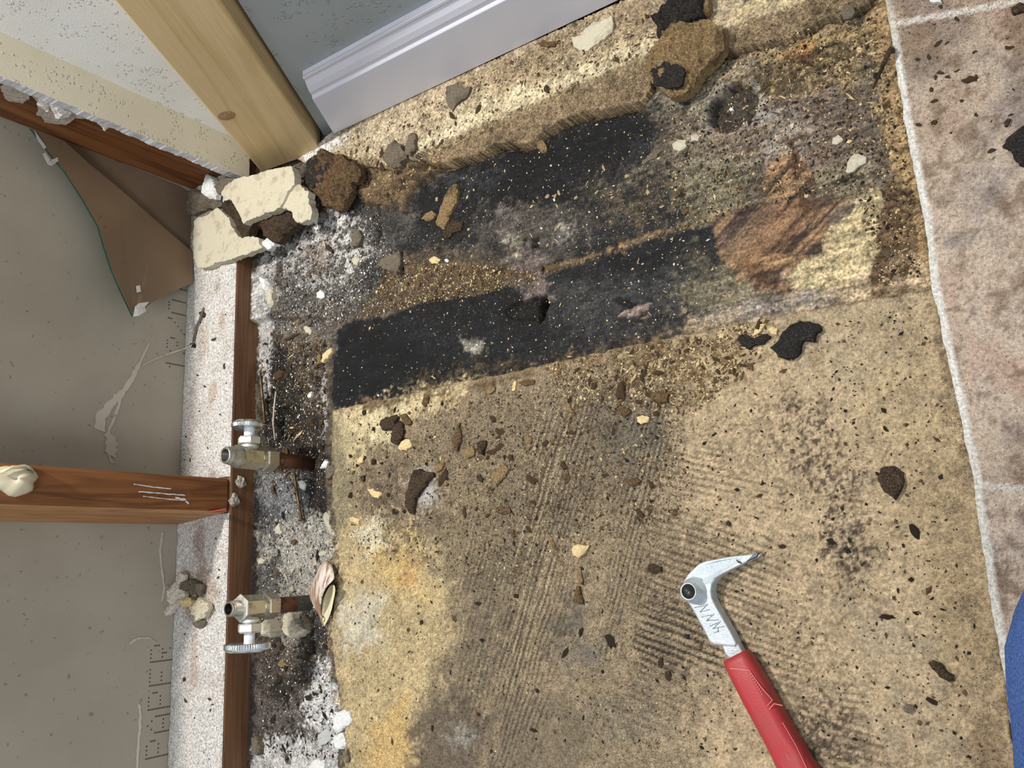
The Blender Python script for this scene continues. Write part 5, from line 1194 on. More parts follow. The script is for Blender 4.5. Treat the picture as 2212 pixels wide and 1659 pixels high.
for n_, (px, th, mt_n, lab, nm) in enumerate([
    (Z2([(800, 1205), (830, 1180), (852, 1190), (840, 1300), (800, 1400), (770, 1470), (725, 1455), (715, 1420), (740, 1340), (770, 1260)]), .006, M_TANROT, 'long tan crumb standing out on the black mould field', 'rotted_crumb'),
    (Z2([(625, 1405), (650, 1370), (690, 1355), (715, 1375), (700, 1405), (650, 1425)]), .004, M_TANROT, 'short tan crumb left of the long tan crumb on the black field', 'rotted_crumb'),
    (Z2([(1365, 905), (1400, 900), (1425, 925), (1432, 975), (1400, 990), (1370, 950)]), .004, M_TANROT, 'tan oval crumb below the ragged edge of the particleboard strip', 'rotted_crumb'),
    (Z2([(2040, 1060), (2080, 1010), (2140, 960), (2170, 965), (2140, 1010), (2080, 1050)]), .002, M_GREYCH, 'pale grey sliver at the right side of the black mould field', 'splinter'),
    (Z2([(800, 1440), (850, 1420), (885, 1435), (870, 1480), (820, 1500), (790, 1540), (760, 1520)]), .004, M_ROTD, 'dark brown curled scrap just under the long tan crumb', 'rotted_crumb'),
    (Z(([(1335, 195), (1370, 200), (1400, 150), (1415, 165), (1390, 215), (1350, 228)]), 1000, 350, 2.989), .003, M_ROT, 'reddish brown scrap on the grey crumbly wood right of the black field', 'flake'),
    (Z([(510, 780), (560, 720), (590, 660), (640, 620), (700, 600), (760, 600), (820, 620), (850, 655), (800, 700), (790, 740), (730, 730), (700, 755), (672, 850), (620, 862), (540, 822)], 1500, 500, 3.107), .007, M_BLACK, 'large black mouldy flake on the tan board below the seam', 'mouldy_flake'),
    (Z([(278, 712), (320, 690), (360, 700), (400, 712), (440, 690), (480, 680), (505, 700), (460, 745), (400, 765), (360, 792), (310, 765), (290, 740)], 1500, 500, 3.107), .004, M_BLACK, 'small black mouldy flake left of the large black flake', 'mouldy_flake'),
    (Z([(380, 700), (400, 660), (440, 620), (470, 612), (450, 650), (420, 690)], 1500, 500, 3.107), .003, M_CREAMCH, 'cream splinter above the small black flake', 'splinter'),
    (Z([(490, 650), (520, 630), (550, 650), (545, 690), (510, 685)], 1500, 500, 3.107), .003, M_CREAMCH, 'cream chip between the two black flakes', 'chip'),
    ([(1893, 1032), (1900, 1014), (1916, 1006), (1932, 1009), (1947, 1020), (1952, 1040), (1944, 1062), (1930, 1078), (1914, 1066), (1900, 1054)], .005, M_ROTD, 'dark round rotted disc near the tile edge on the tan board', 'rotted_crumb'),
    (Z([(1680, 850), (1705, 838), (1740, 855), (1780, 900), (1827, 925), (1815, 945), (1790, 962), (1745, 940), (1730, 910), (1695, 890)], 1350, 1100, 2.566), .004, M_ROTD, 'dark oblong rotted flake near the lower tile edge', 'rotted_crumb'),
    (Z([(1540, 1105), (1560, 1088), (1590, 1095), (1595, 1115), (1575, 1135), (1550, 1125)], 1350, 1100, 2.566), .003, M_GREYCH, 'small grey brown flake below left of the dark oblong flake', 'chip'),
    (Z([(120, 310), (150, 300), (185, 315), (190, 340), (160, 352), (125, 340)], 1350, 1100, 2.566), .003, M_ROTD, 'small dark clump on the comb marks left of the tool head', 'chip'),
    (Z([(840, 200), (868, 192), (892, 200), (885, 215), (855, 215)], 1350, 1100, 2.566), .002, M_ROTD, 'tiny dark chip right of the claw tip', 'chip'),
    (Z([(555, 75), (570, 64), (582, 75), (575, 95), (560, 92)], 1350, 1100, 2.566), .003, M_ROTD, 'round dark crumb above the claw head', 'chip'),
    (Z([(180, 830), (200, 820), (208, 860), (200, 885), (178, 870)], 1350, 1100, 2.566), .002, M_ROTD, 'dark speck left of the neck of the tool', 'chip'),
    (Z([(222, 900), (245, 895), (255, 935), (240, 960), (222, 940)], 1350, 1100, 2.566), .002, M_ROTD, 'dark speck left of the red grip top', 'chip')]):
    chip(nm, px, th, mt_n, lab, {'splinter': 'splinter', 'chip': 'chip', 'flake': 'flake'}.get(nm, 'rotted wood'), seed=70 + n_, step=.0016, rough=.0009)
Z4 = lambda P: Z(P, 700, 800, 2.989)
for n_, (px, th, mt_n, lab, nm) in enumerate([
    (Z4([(342, 350), (360, 315), (400, 300), (440, 290), (466, 300), (450, 350), (420, 380), (370, 388)]), .006, M_ROTD, 'dark brown chunk, leftmost of the cluster below the black board corner', 'rotted_crumb'),
    (Z4([(430, 370), (470, 325), (490, 350), (500, 400), (480, 450), (450, 480), (420, 450)]), .006, M_ROTD, 'dark brown curved chunk in the middle of the cluster', 'rotted_crumb'),
    (Z4([(470, 500), (490, 460), (520, 438), (545, 450), (556, 490), (520, 512), (480, 515)]), .004, M_CREAMCH, 'cream chip at the foot of the dark curved chunk', 'chip'),
    (Z4([(480, 285), (510, 276), (540, 310), (555, 345), (530, 357), (500, 335)]), .004, M_ROT, 'brown oval flake on the right of the dark cluster', 'flake'),
    (Z4([(545, 700), (570, 645), (600, 635), (680, 652), (688, 680), (660, 710), (620, 765), (590, 800), (570, 850), (555, 935), (530, 915), (505, 850), (520, 790)]), .006, M_ROTD, 'dark forked leaf-like scrap on the whitened part of the tan board', 'rotted_crumb'),
    (Z4([(1075, 660), (1100, 640), (1160, 612), (1188, 635), (1160, 680), (1135, 710), (1100, 748), (1070, 700)]), .004, M_TANROT, 'tan flat flake with dark right edge in mid board', 'flake'),
    (Z4([(980, 680), (1000, 672), (1018, 700), (1010, 722), (985, 710)]), .003, M_ROTD, 'small dark chip left of the tan flat flake', 'chip'),
    (Z4([(820, 440), (860, 330), (880, 420), (850, 520), (820, 510)]), .004, M_ROT, 'brown crumbly shard left of the dark upright chip', 'rotted_crumb'),
    (Z4([(890, 510), (930, 480), (965, 500), (960, 545), (915, 570), (880, 545)]), .004, M_TANROT, 'tan crumb against the dark upright chip', 'rotted_crumb'),
    (Z4([(975, 470), (1005, 450), (1030, 450), (1025, 500), (1015, 545), (990, 535), (975, 505)]), .005, M_ROTD, 'dark upright chip right of the tan crumb', 'chip'),
    (Z4([(1945, 720), (1975, 695), (2010, 690), (2040, 712), (2020, 738), (1985, 747), (1955, 740)]), .004, M_ROT, 'brown oval crumb in the middle right of the board', 'rotted_crumb'),
    (Z4([(1880, 245), (1910, 225), (1950, 238), (1975, 262), (1940, 292), (1895, 278)]), .004, M_ROT, 'brown rounded crumb near the board edge', 'rotted_crumb'),
    (Z4([(1595, 1145), (1630, 1122), (1660, 1130), (1698, 1130), (1680, 1165), (1660, 1195), (1635, 1215), (1600, 1195)]), .005, M_CREAMCH, 'yellow cream crumb cluster left of the tool head', 'chip'),
    (Z4([(1422, 1040), (1440, 1045), (1462, 1080), (1500, 1150), (1492, 1167), (1460, 1130), (1440, 1090)]), .002, M_TANROT, 'thin tan splinter between the long streaks', 'splinter'),
    (Z4([(1628, 1285), (1640, 1275), (1655, 1310), (1668, 1385), (1650, 1380), (1625, 1340)]), .003, M_TANROT, 'slim tan sliver below the yellow cream crumbs', 'splinter'),
    (Z4([(1620, 1400), (1640, 1395), (1650, 1430), (1665, 1500), (1640, 1510), (1605, 1490), (1608, 1460)]), .004, M_ROT, 'brown pointed chip directly below the slim tan sliver', 'chip'),
    (Z4([(1670, 1310), (1690, 1300), (1706, 1305), (1690, 1335), (1668, 1345)]), .002, M_GREYCH, 'small flat grey chip right of the slim tan sliver', 'chip'),
    (Z4([(2075, 1275), (2120, 1258), (2165, 1265), (2172, 1300), (2130, 1310), (2080, 1295)]), .004, M_ROTD, 'dark crumb on the comb marks left of the claw tool', 'rotted_crumb'),
    (Z4([(2015, 300), (2045, 285), (2090, 300), (2085, 330), (2040, 345), (2018, 335)]), .004, M_CREAMCH, 'cream crumb below the brown rounded crumb', 'chip'),
    (Z4([(2100, 150), (2160, 130), (2212, 150), (2212, 200), (2150, 210), (2110, 190)]), .004, M_ROT, 'brown crumbly lump at the seam in the right middle of the board', 'rotted_crumb'),
    (Z4([(700, 640), (745, 580), (768, 560), (755, 640), (720, 660)]), .003, M_TANROT, 'tan leaf-shaped flake with a dark right edge', 'flake'),
    (Z4([(620, 210), (635, 170), (665, 165), (660, 210), (640, 235)]), .004, M_ROT, 'brown upright chip at the lower edge of the black board', 'chip'),
    (Z4([(1210, 130), (1222, 70), (1240, 68), (1232, 120), (1222, 135)]), .002, M_CREAMCH, 'cream splinter at the middle of the black board edge', 'splinter'),
    (Z4([(1245, 80), (1300, 60), (1350, 60), (1345, 88), (1280, 98)]), .003, M_ROT, 'flat brown sliver right of the cream splinter', 'splinter'),
    (Z4([(1030, 110), (1070, 95), (1100, 120), (1075, 150), (1030, 145)]), .003, M_TANROT, 'flat tan flake at the board edge', 'flake'),
    (Z4([(1535, 205), (1560, 200), (1590, 240), (1612, 275), (1600, 295), (1570, 265)]), .003, M_TANROT, 'tan slanting splinter on the pale streaks', 'splinter'),
    (Z4([(155, 955), (175, 945), (215, 960), (220, 1000), (190, 985)]), .004, M_CREAMCH, 'cream chip near the trench below the whitened patch', 'chip'),
    (Z4([(205, 565), (240, 555), (240, 590), (215, 610)]), .004, M_CREAMCH, 'little cream chip near the trench opposite the upper valve', 'chip'),
    (Z4([(265, 760), (320, 770), (358, 790), (345, 825), (300, 810)]), .004, M_CREAMCH, 'cream flat chip beside the dark forked scrap', 'chip'),
    (Z4([(230, 680), (248, 675), (245, 715), (228, 715)]), .004, M_ROTD, 'dark short chip left of the cream flat chip', 'chip'),
    (Z4([(1100, 890), (1180, 880), (1205, 910), (1160, 930), (1110, 915)]), .004, M_ROT, 'brown crumb heap below the tan flat flake', 'rotted_crumb'),
    (Z4([(1195, 1035), (1215, 1030), (1220, 1075), (1205, 1085)]), .003, M_ROT, 'brown upright chip beside the first long scratch', 'chip'),
    (Z4([(1280, 440), (1310, 418), (1335, 440), (1325, 470), (1290, 465)]), .003, M_TANROT, 'flat tan flake in the upper middle of the board', 'flake')]):
    chip(nm, px, th, mt_n, lab, {'splinter': 'splinter', 'chip': 'chip', 'flake': 'flake'}.get(nm, 'rotted wood'), seed=120 + n_, step=.0015, rough=.0008)
Z5 = lambda P: Z(P, 400, 450, 2.989)
Z7 = lambda P: Z(P, 0, 1060, 2.769)
Z6 = lambda P: Z(P, 440, 1200, 6.144)
for n_, (px, th, mt_n, lab, nm, zb_) in enumerate([
    (Z5([(866, 990), (880, 945), (905, 915), (935, 898), (938, 925), (910, 965), (885, 1000)]), .005, M_CREAMCH, 'cream spindle chip at the left end of the black board', 'chip', None),
    (Z5([(838, 960), (855, 935), (872, 945), (868, 1000), (845, 1010)]), .004, M_TANROT, 'tan curled chip left of the cream spindle chip', 'chip', None),
    (Z5([(690, 748), (715, 715), (745, 685), (768, 685), (755, 712), (715, 748)]), .004, M_TANROT, 'tan splinter on the grey crumbs beside the plate', 'splinter', None),
    (Z5([(635, 850), (680, 822), (740, 797), (750, 803), (690, 835), (640, 857)]), .002, M_ROTD, 'long thin dark splinter on the grey crumbs beside the plate', 'splinter', None),
    (Z5([(760, 755), (785, 765), (808, 785), (805, 810), (780, 815), (768, 790)]), .003, M_PALE, 'pale curled chip right of the long thin dark splinter', 'chip', None),
    (Z5([(515, 480), (530, 475), (548, 505), (555, 560), (550, 620), (535, 637), (520, 625), (515, 560)]), .009, M_PALE, 'pale slab chip standing along the front of the bottom plate', 'chip', None),
    (Z5([(462, 445), (475, 430), (505, 450), (520, 478), (515, 520), (500, 540), (480, 500)]), .012, M_WHT, 'white plaster lump at the front edge of the bottom plate', 'plaster', None),
    ([(682, 632), (690, 627), (698, 632), (699, 642), (692, 647), (683, 643)], .002, M_WHT, 'round white disc on the grey crumbs left of the black board', 'plaster', None),
    (Z5([(1565, 330), (1600, 305), (1635, 325), (1625, 355), (1590, 360)]), .004, M_CREAMCH, 'bright cream chip on the brown crumb band', 'chip', None),
    (Z5([(1665, 330), (1680, 320), (1692, 332), (1680, 347)]), .003, M_WHT, 'tiny white chip right of the bright cream chip', 'plaster', None),
    (Z5([(1070, 330), (1085, 305), (1118, 320), (1110, 365), (1080, 360)]), .004, M_PALE, 'pale square chip in the white dust by the corner', 'chip', None),
    (Z5([(895, 240), (915, 230), (945, 265), (940, 285), (905, 262)]), .004, M_ROTD, 'dark angled chip in the white dust by the corner', 'chip', None),
    (Z5([(1075, 150), (1110, 130), (1125, 170), (1105, 240), (1065, 240), (1060, 190)]), .006, M_GREYCH, 'dusty block beside the deep slot in the white dust', 'debris', None),
    (Z5([(1340, 290), (1362, 265), (1378, 320), (1380, 400), (1350, 420), (1300, 400), (1230, 360), (1260, 320)]), .006, M_GREYCH, 'dusty grey brown slab piece at the edge of the black field', 'debris', None),
    (Z5([(785, 1200), (800, 1180), (815, 1185), (800, 1220), (785, 1222)]), .004, M_WHT, 'white bead left of the black board lower end', 'plaster', None),
    (Z6([(1030, 790), (1060, 770), (1112, 785), (1140, 870), (1200, 940), (1290, 1000), (1260, 1050), (1200, 1090), (1110, 1100), (1060, 1060), (1025, 980)]), .012, M_PALE, 'pale folded plaster chunk below the lower valve pipe', 'plaster', None),
    (Z6([(1310, 800), (1345, 840), (1390, 920), (1370, 980), (1320, 1000), (1290, 960), (1300, 880)]), .008, M_GREYCH, 'grey curved flake right of the folded plaster chunk', 'flake', None),
    (Z6([(740, 870), (765, 850), (790, 900), (815, 1010), (800, 1090), (750, 1080), (730, 1000)]), .020, M_PALE, 'pale drip-shaped piece beside the lower packing nut', 'plaster', None),
    (Z6([(960, 1450), (1010, 1380), (1040, 1400), (1130, 1470), (1080, 1480), (1000, 1490)]), .003, M_TANROT, 'tan torn leaf on the dark trench debris', 'flake', None),
    (Z6([(700, 60), (760, 30), (800, 60), (770, 100), (700, 120)]), .005, M_PALE, 'pale crumb beside the plate above the lower valve', 'plaster', None),
    (Z7([(1985, 1360), (2010, 1325), (2055, 1308), (2085, 1330), (2095, 1370), (2075, 1405), (2040, 1425), (2010, 1452), (1982, 1420)]), .006, M_WHT, 'smooth white plaster chip, upper one near the bottom frame edge', 'plaster', None),
    (Z7([(1975, 1500), (2000, 1465), (2040, 1452), (2050, 1490), (2066, 1515), (2040, 1545), (2000, 1550)]), .006, M_WHT, 'smooth white plaster chip directly below the upper one', 'plaster', None),
    (Z7([(1835, 1650), (1860, 1615), (1900, 1600), (1925, 1625), (1935, 1670), (1840, 1690)]), .006, M_WHT, 'white plaster chip cut off by the bottom frame edge', 'plaster', None),
    (Z7([(2055, 1560), (2068, 1550), (2078, 1590), (2075, 1630), (2062, 1625)]), .004, M_GREYCH, 'slim grey chip on the board at the bottom left', 'chip', None),
    (Z7([(1490, 1480), (1520, 1470), (1535, 1530), (1530, 1590), (1500, 1580)]), .010, M_GREYCH, 'brownish lump against the plate near the bottom frame edge', 'debris', None),
    (Z7([(1640, 225), (1655, 195), (1665, 215), (1680, 250), (1665, 262), (1640, 252)]), .004, M_PALE, 'pale pear-shaped flake on the light trench dust', 'flake', None),
    (Z7([(1735, 300), (1750, 290), (1763, 305), (1750, 325), (1735, 318)]), .003, M_ROT, 'small brown chip on the light trench dust', 'chip', None),
    (Z7([(1630, 490), (1655, 482), (1665, 500), (1640, 512)]), .003, M_ROT, 'reddish chip above the lower valve flange', 'chip', None),
    (Z7([(2085, 160), (2120, 158), (2132, 175), (2110, 190), (2085, 178)]), .004, M_CREAMCH, 'cream crumb at the board edge above the curled flake', 'chip', None),
    ([(693, 1000), (700, 992), (706, 998), (700, 1010), (688, 1012)], .005, M_WHT, 'bright white plaster crumb at the end of the upper pipe', 'plaster', None),
    ([(700, 1012), (712, 1002), (720, 1010), (712, 1032), (700, 1035)], .006, M_GREYCH, 'grey shard right of the upper pipe foot', 'debris', None),
    ([(640, 1042), (650, 1036), (656, 1046), (652, 1058), (644, 1054)], .004, M_WHT, 'white crumb beside the rusty screw below the upper pipe', 'plaster', None),
    (Z([(1400, 1010), (1440, 990), (1480, 1020), (1420, 1060), (1400, 1050)], 1360, -20, 3.2), .003, M_PALE, 'pale flake at the hole rim', 'flake', None)]):
    chip(nm, px, th, mt_n, lab, {'splinter': 'splinter', 'chip': 'chip', 'flake': 'flake', 'debris': 'debris'}.get(nm, 'plaster'), zb=zb_, seed=190 + n_, step=.0015, rough=.0009)
# debris caught on the plate below the stud
for n_, (px, th, mt_n, lab) in enumerate([
    (Z7([(1000, 600), (1030, 560), (1090, 480), (1110, 500), (1080, 570), (1110, 620), (1060, 680), (1020, 730), (990, 752), (1010, 680)]), .007, M_FIB, 'crumpled torn paper scrap on the dusty plate beside the left wall'),
    (Z7([(1085, 545), (1150, 530), (1210, 560), (1200, 620), (1120, 610), (1080, 590)]), .006, M_GREYCH, 'dusty wad of debris on the plate, topmost of the heap'),
    (Z7([(1075, 650), (1120, 635), (1150, 660), (1130, 695), (1080, 695)]), .007, M_CREAMCH, 'cream chip in the heap on the dusty plate'),
    (Z7([(1140, 690), (1190, 640), (1240, 670), (1262, 700), (1220, 760), (1170, 780), (1150, 740)]), .006, M_PALE, 'pale curled scrap, rightmost of the heap on the plate'),
    (Z7([(1160, 790), (1190, 770), (1230, 790), (1200, 820), (1165, 815)]), .004, M_GREYCH, 'small grey clump below the pale curled scrap')]):
    chip('debris_scrap', px, th, mt_n, lab, 'debris', zb=.0315, seed=240 + n_, step=.0014, rough=.0022, curl=.3)
for n_, (px, lab, mt_n) in enumerate([([(428, 675), (434, 670), (441, 676), (439, 685), (431, 684)], 'dark round crumb on the dusty plate below the slab fragment', M_ROTD), ([(408, 742), (414, 739), (420, 744), (418, 751), (409, 749)], 'black crumb on the plate edge where the fibre ends', M_BLACK),
                                      ([(238, 976), (243, 973), (248, 977), (246, 982), (240, 981)], None, None)]):
    if lab: chip('crumb', px, .003, mt_n, lab, 'crumb', zb=.0312, seed=260 + n_, step=.0015)
# plaster lumps on the plate face near the stud foot
for n_, (px, py) in enumerate(((519, 1040), (506, 1080))):
    q = onx(px, py, XL); P = [(q[1] + .006 * (1 + .3 * math.sin(a * 2.3 + n_)) * math.cos(a), q[2] + .006 * (1 + .35 * math.cos(a * 3.1)) * math.sin(a)) for a in [k * .6 for k in range(10)]]
    o = piece('plaster_lump', P, -.0006, .003, speckled('grey_plaster_lump%d' % n_, rgb(168, 160, 146), rgb(90, 80, 68), rgb(214, 208, 196), 400), seed=270 + n_, step=.0012, rough=.0012, frame=((XL, 0, 0), (0, 1, 0), (0, 0, 1), (1, 0, 0)))
    tag(o, ['grey plaster lump on the plate face just under the upper valve', 'grey plaster lump on the plate face below the foot of the wall stud'][n_], 'plaster')
# black flake on the tiles at the right edge; twig over the tile edge
chip('black_flake', Z3([(2078, 862), (2100, 820), (2140, 780), (2180, 745), (2260, 700), (2300, 860), (2230, 980), (2195, 960), (2150, 910), (2110, 885)]), .006, M_BLACK, 'black mouldy flake on the tiles at the right frame edge', 'rotted wood', zb=ZT, seed=280, rough=.001)
chip('black_chip', Z3([(2098, 715), (2115, 695), (2130, 700), (2118, 735), (2100, 732)]), .003, M_ROTD, 'tiny dark chip above the black flake on the tiles', 'chip', zb=ZT, seed=281)
chip('white_chip', Z3([(1660, -40), (1720, -20), (1730, 10), (1680, 12), (1655, 0)]), .003, M_WHT, 'white chip on the tiles at the top frame edge', 'chip', zb=ZT, seed=282)
chip('rotted_crumb', Z3([(2130, 40), (2180, 10), (2230, 20), (2230, 60), (2150, 72)]), .004, M_ROTD, 'dark brown crumb at the top right corner on the tiles', 'rotted wood', zb=ZT, seed=283)
chip('pale_chip', Z3([(1128, 70), (1150, 30), (1200, 30), (1215, 60), (1180, 105), (1140, 100)]), .004, M_GREYCH, 'pale grey chip where the ledge meets the tiled floor', 'chip', seed=284)
pth = [at(1886, 192, .018), at(1893, 175, .020), at(1903, 153, .021), at(1910, 136, .023), at(1918, 117, .024), at(1926, 104, .024)]
v, f = tube(pth, [.0006, .0010, .0012, .0014, .0018, .0016], 8); o = mesh_obj('twig', v, f, M_ROTD, smooth=True); tag(o, 'thin dark twig lying across the edge of the tiles near the top', 'twig')
chip('brown_chip', [(1917, 102), (1924, 97), (1932, 100), (1933, 108), (1924, 110)], .004, M_ROT, 'brown rounded chip at the upper end of the twig', 'chip', zb=ZT, seed=285)
chip('pale_flake', Z3([(1180, 920), (1230, 900), (1290, 920), (1270, 950), (1220, 980), (1180, 1010), (1160, 1000)]), .004, M_PALE, 'pale raised flake beside the pale paper-faced patch near the tiles', 'flake', seed=286)
chip('cream_chip', Z3([(135, 840), (170, 815), (215, 820), (220, 855), (180, 885), (140, 875)]), .005, M_PALE, 'pale crumb right of the black field, larger of a pair', 'chip', seed=287)
chip('cream_chip', Z3([(245, 795), (270, 782), (295, 795), (285, 820), (250, 825)]), .004, M_PALE, 'pale crumb right of the black field, smaller of the pair', 'chip', seed=288)
chip('pebble', Z3([(472, 640), (485, 626), (500, 630), (500, 648), (480, 652)]), .003, M_WHT, 'white pebble inside the round hole', 'pebble', seed=289)

# curled vinyl flake standing over the edge of the trench
def curled():
    root_xy = at(714, 1295, .012); root = empty('curled_flake', (root_xy[0], root_xy[1], .006))
    A = Z6([(1600, 80), (1520, 180), (1450, 330), (1405, 480), (1420, 600), (1480, 700), (1540, 790)], 0, 0, 1) if False else None
    left = Z6([(1600, 78), (1530, 190), (1460, 320), (1408, 470), (1425, 600), (1490, 710), (1552, 800), (1600, 950)])
    mid = Z6([(1640, 80), (1610, 200), (1580, 320), (1545, 440), (1540, 560), (1535, 660), (1545, 750), (1600, 945)])
    right = Z6([(1690, 105), (1725, 210), (1750, 320), (1640, 400), (1590, 500), (1560, 620), (1548, 740), (1602, 940)])
    n = 8; V = []; F = []
    for L_, zz_ in ((left, [.004, .004, .003, .003, .003, .004, .006, .006]), (mid, [.016, .020, .022, .022, .021, .018, .012, .007]), (right, [.012, .018, .026, .030, .029, .023, .014, .007])):
        for (x, y), z in zip(L_, zz_): V.append(at(x, y, z))
    # densify across by quadratic interpolation
    G = []; m_ = 10
    for i in range(n):
        a, b, c_ = [Vector(V[k * n + i]) for k in range(3)]
        ctrl = b * 2 - (a + c_) * .5
        for j in range(m_ + 1):
            t = j / m_; p = a * (1 - t) ** 2 + ctrl * 2 * t * (1 - t) + c_ * t * t; G.append(p + Vector((0, 0, .0006 * math.sin(i * 2.1 + j * 1.3))))
    F = [(i * (m_ + 1) + j, i * (m_ + 1) + j + 1, (i + 1) * (m_ + 1) + j + 1, (i + 1) * (m_ + 1) + j) for i in range(n - 1) for j in range(m_)]
    mt, nt, b = new_mat('torn_vinyl_back'); co = nd(nt, 'ShaderNodeTexCoord').outputs['Object']
    n1 = noise_node(nt, co, 90, 3, .6, vec_scale=(1.6, .35, 1)); nt.links.new(ramp(nt, n1, [(.36, rgb(222, 214, 208)), (.48, rgb(206, 190, 178)), (.54, rgb(140, 104, 80)), (.64, rgb(160, 128, 104))]), b.inputs['Base Color']); b.inputs['Roughness'].default_value = .6
    bump(nt, b, noise_node(nt, co, 300, 3, .6), .0005)
    o = child('shell', G, F, mt, root, True); so = o.modifiers.new('t', 'SOLIDIFY'); so.thickness = .0012; sb = o.modifiers.new('s', 'SUBSURF'); sb.levels = 1; sb.render_levels = 2
    # inner cream lip on the right
    li = Z6([(1690, 380), (1620, 470), (1580, 560), (1562, 660), (1556, 780), (1570, 860), (1600, 945)]); lo = Z6([(1740, 385), (1760, 450), (1745, 540), (1722, 640), (1705, 740), (1660, 850), (1604, 950)])
    G = []; 
    for i, ((x0, y0), (x1, y1)) in enumerate(zip(li, lo)):
        for j in range(7):
            t = j / 6; z = (.016 - .010 * math.sin(math.pi * t) * (1 - i / 8) + .012 * t * (1 - i / 7)); z = max(z - .0012 * i, .006)
            G.append(at(x0 + (x1 - x0) * t, y0 + (y1 - y0) * t, z))
    F = [(i * 7 + j, i * 7 + j + 1, (i + 1) * 7 + j + 1, (i + 1) * 7 + j) for i in range(6) for j in range(6)]
    o = child('rolled_lip', G, F, M_CREAMLIP, root, True); so = o.modifiers.new('t', 'SOLIDIFY'); so.thickness = .0014; sb = o.modifiers.new('s', 'SUBSURF'); sb.levels = 1; sb.render_levels = 2
    # side of the curl falling to the right
    up_ = Z6([(1690, 105), (1725, 210), (1752, 320), (1742, 385)]); G = []
    for i, (x, y) in enumerate(up_):
        for j in range(4):
            t = j / 3; z = [.012, .018, .026, .028][i] * (1 - .75 * t); G.append(at(x + 3 * t, y, z))
    tag(root, 'curled torn flooring flake with cream rolled lip beside the lower copper pipe', 'flooring flake')
M_CREAMLIP = speckled('cream_vinyl', rgb(222, 212, 176), rgb(190, 176, 136), rgb(236, 230, 204), 150, .6, .0003, .3)
curled()

# screws
M_SCREW = metal('rusty_gold_screw', rgb(112, 92, 64), .5, (70, 52, 38), .7)
def screw(p0, p1, label, rad=.0017, head=.0034, mat=M_SCREW):
    a = Vector(p0); b = Vector(p1); Ln = (b - a).length; pr = [(0, 0), (.0003, .0008)]; z = .004; 
    while z < Ln * .72: pr += [(rad * 1.25, z), (rad * .8, z + .0008)]; z += .0017
    pr += [(rad * .85, Ln * .73), (rad * .9, Ln - .003), (head, Ln - .0004), (head, Ln), (0, Ln)]
    v, f = lathe(pr, 14); q = (b - a).to_track_quat('Z', 'Y'); v = [tuple(q @ Vector(p) + a) for p in v]
    root = mesh_obj('screw', [(p[0] - a.x, p[1] - a.y, p[2] - a.z) for p in v], f, mat, None, True); root.location = a
    tag(root, label, 'screw'); return root
screw(at(562, 806, .009), at(572, 914, .007), 'long thin screw lying against the plate above the upper valve')
screw(at(634, 1016, .006), at(651, 1124, .005), 'rusty screw lying on the grey trench dust below the upper pipe')
pth = [at(596, 846, .010), at(592, 880, .009), at(590, 915, .008), at(594, 950, .006)]
v, f = tube(pth, .0009, 6); o = mesh_obj('wire_strand', v, f, M_PALE, smooth=True); tag(o, 'pale stringy strand in the black trench debris right of the long screw', 'fibre')
x_, y_, _z = at(617, 1641, .004); hz = hgt(x_, y_)
v, f = lathe([(0, -.004), (.0018, -.004), (.0042, -.0004), (.0044, .0008), (.0036, .0014), (.0012, .0010), (0, .0006)], 20); o = mesh_obj('screw', [(a[0], a[1], a[2]) for a in v], f, metal('grey_screw', rgb(150, 150, 150), .4), None, True); o.location = (x_, y_, hz + .0006)
v, f = [], []
for an in (0.3, 0.3 + math.pi / 2):
    c_, s_ = math.cos(an), math.sin(an); n = len(v); L_, w_ = .0026, .0005
    for sx_, sy_ in ((-1, -1), (1, -1), (1, 1), (-1, 1)): v.append((sx_ * L_ * c_ - sy_ * w_ * s_, sx_ * L_ * s_ + sy_ * w_ * c_, .0016))
    f.append((n, n + 1, n + 2, n + 3))
mesh_obj('cross_recess', v, f, M_DARK, o)
tag(o, 'grey cross-head screw head in the white dust at the bottom', 'screw')

# ================================================================== COUNTLESS CRUMBS AND COUNTED LITTLE CHIPS
def inside(P, x, y):
    c = False; n = len(P)
    for i in range(n):
        ax_, ay_ = P[i]; bx_, by_ = P[(i + 1) % n]
        if (ay_ > y) != (by_ > y) and x < (bx_ - ax_) * (y - ay_) / (by_ - ay_) + ax_: c = not c
    return c
def sample(P, r):
    xs = [p[0] for p in P]; ys = [p[1] for p in P]
    while True:
        x = r.uniform(min(xs), max(xs)); y = r.uniform(min(ys), max(ys))
        if inside(P, x, y): return x, y
def pebble(name, mat, seed, flat=.5):
    r = random.Random(seed); bm_v = []; import bmesh
    bm = bmesh.new(); bmesh.ops.create_icosphere(bm, subdivisions=2, radius=1.0)
    for vv_ in bm.verts:
        d = vv_.co; k = 1 + .38 * (float(vnoise(d.x * 2.1 + seed, d.y * 2.1 + d.z * 1.7)) - .5) * 2 + r.uniform(-.24, .24)
        vv_.co = Vector((d.x * k, d.y * k * .72, d.z * k * flat))
    me = bpy.data.meshes.new(name); bm.to_mesh(me); bm.free(); me.materials.append(mat); return me
protos = {}
def pm(kind, mat):
    if kind not in protos: protos[kind] = [pebble(kind, mat, 900 + i * 7 + len(protos) * 31, .35 + .12 * i) for i in range(5)]
    return protos[kind]
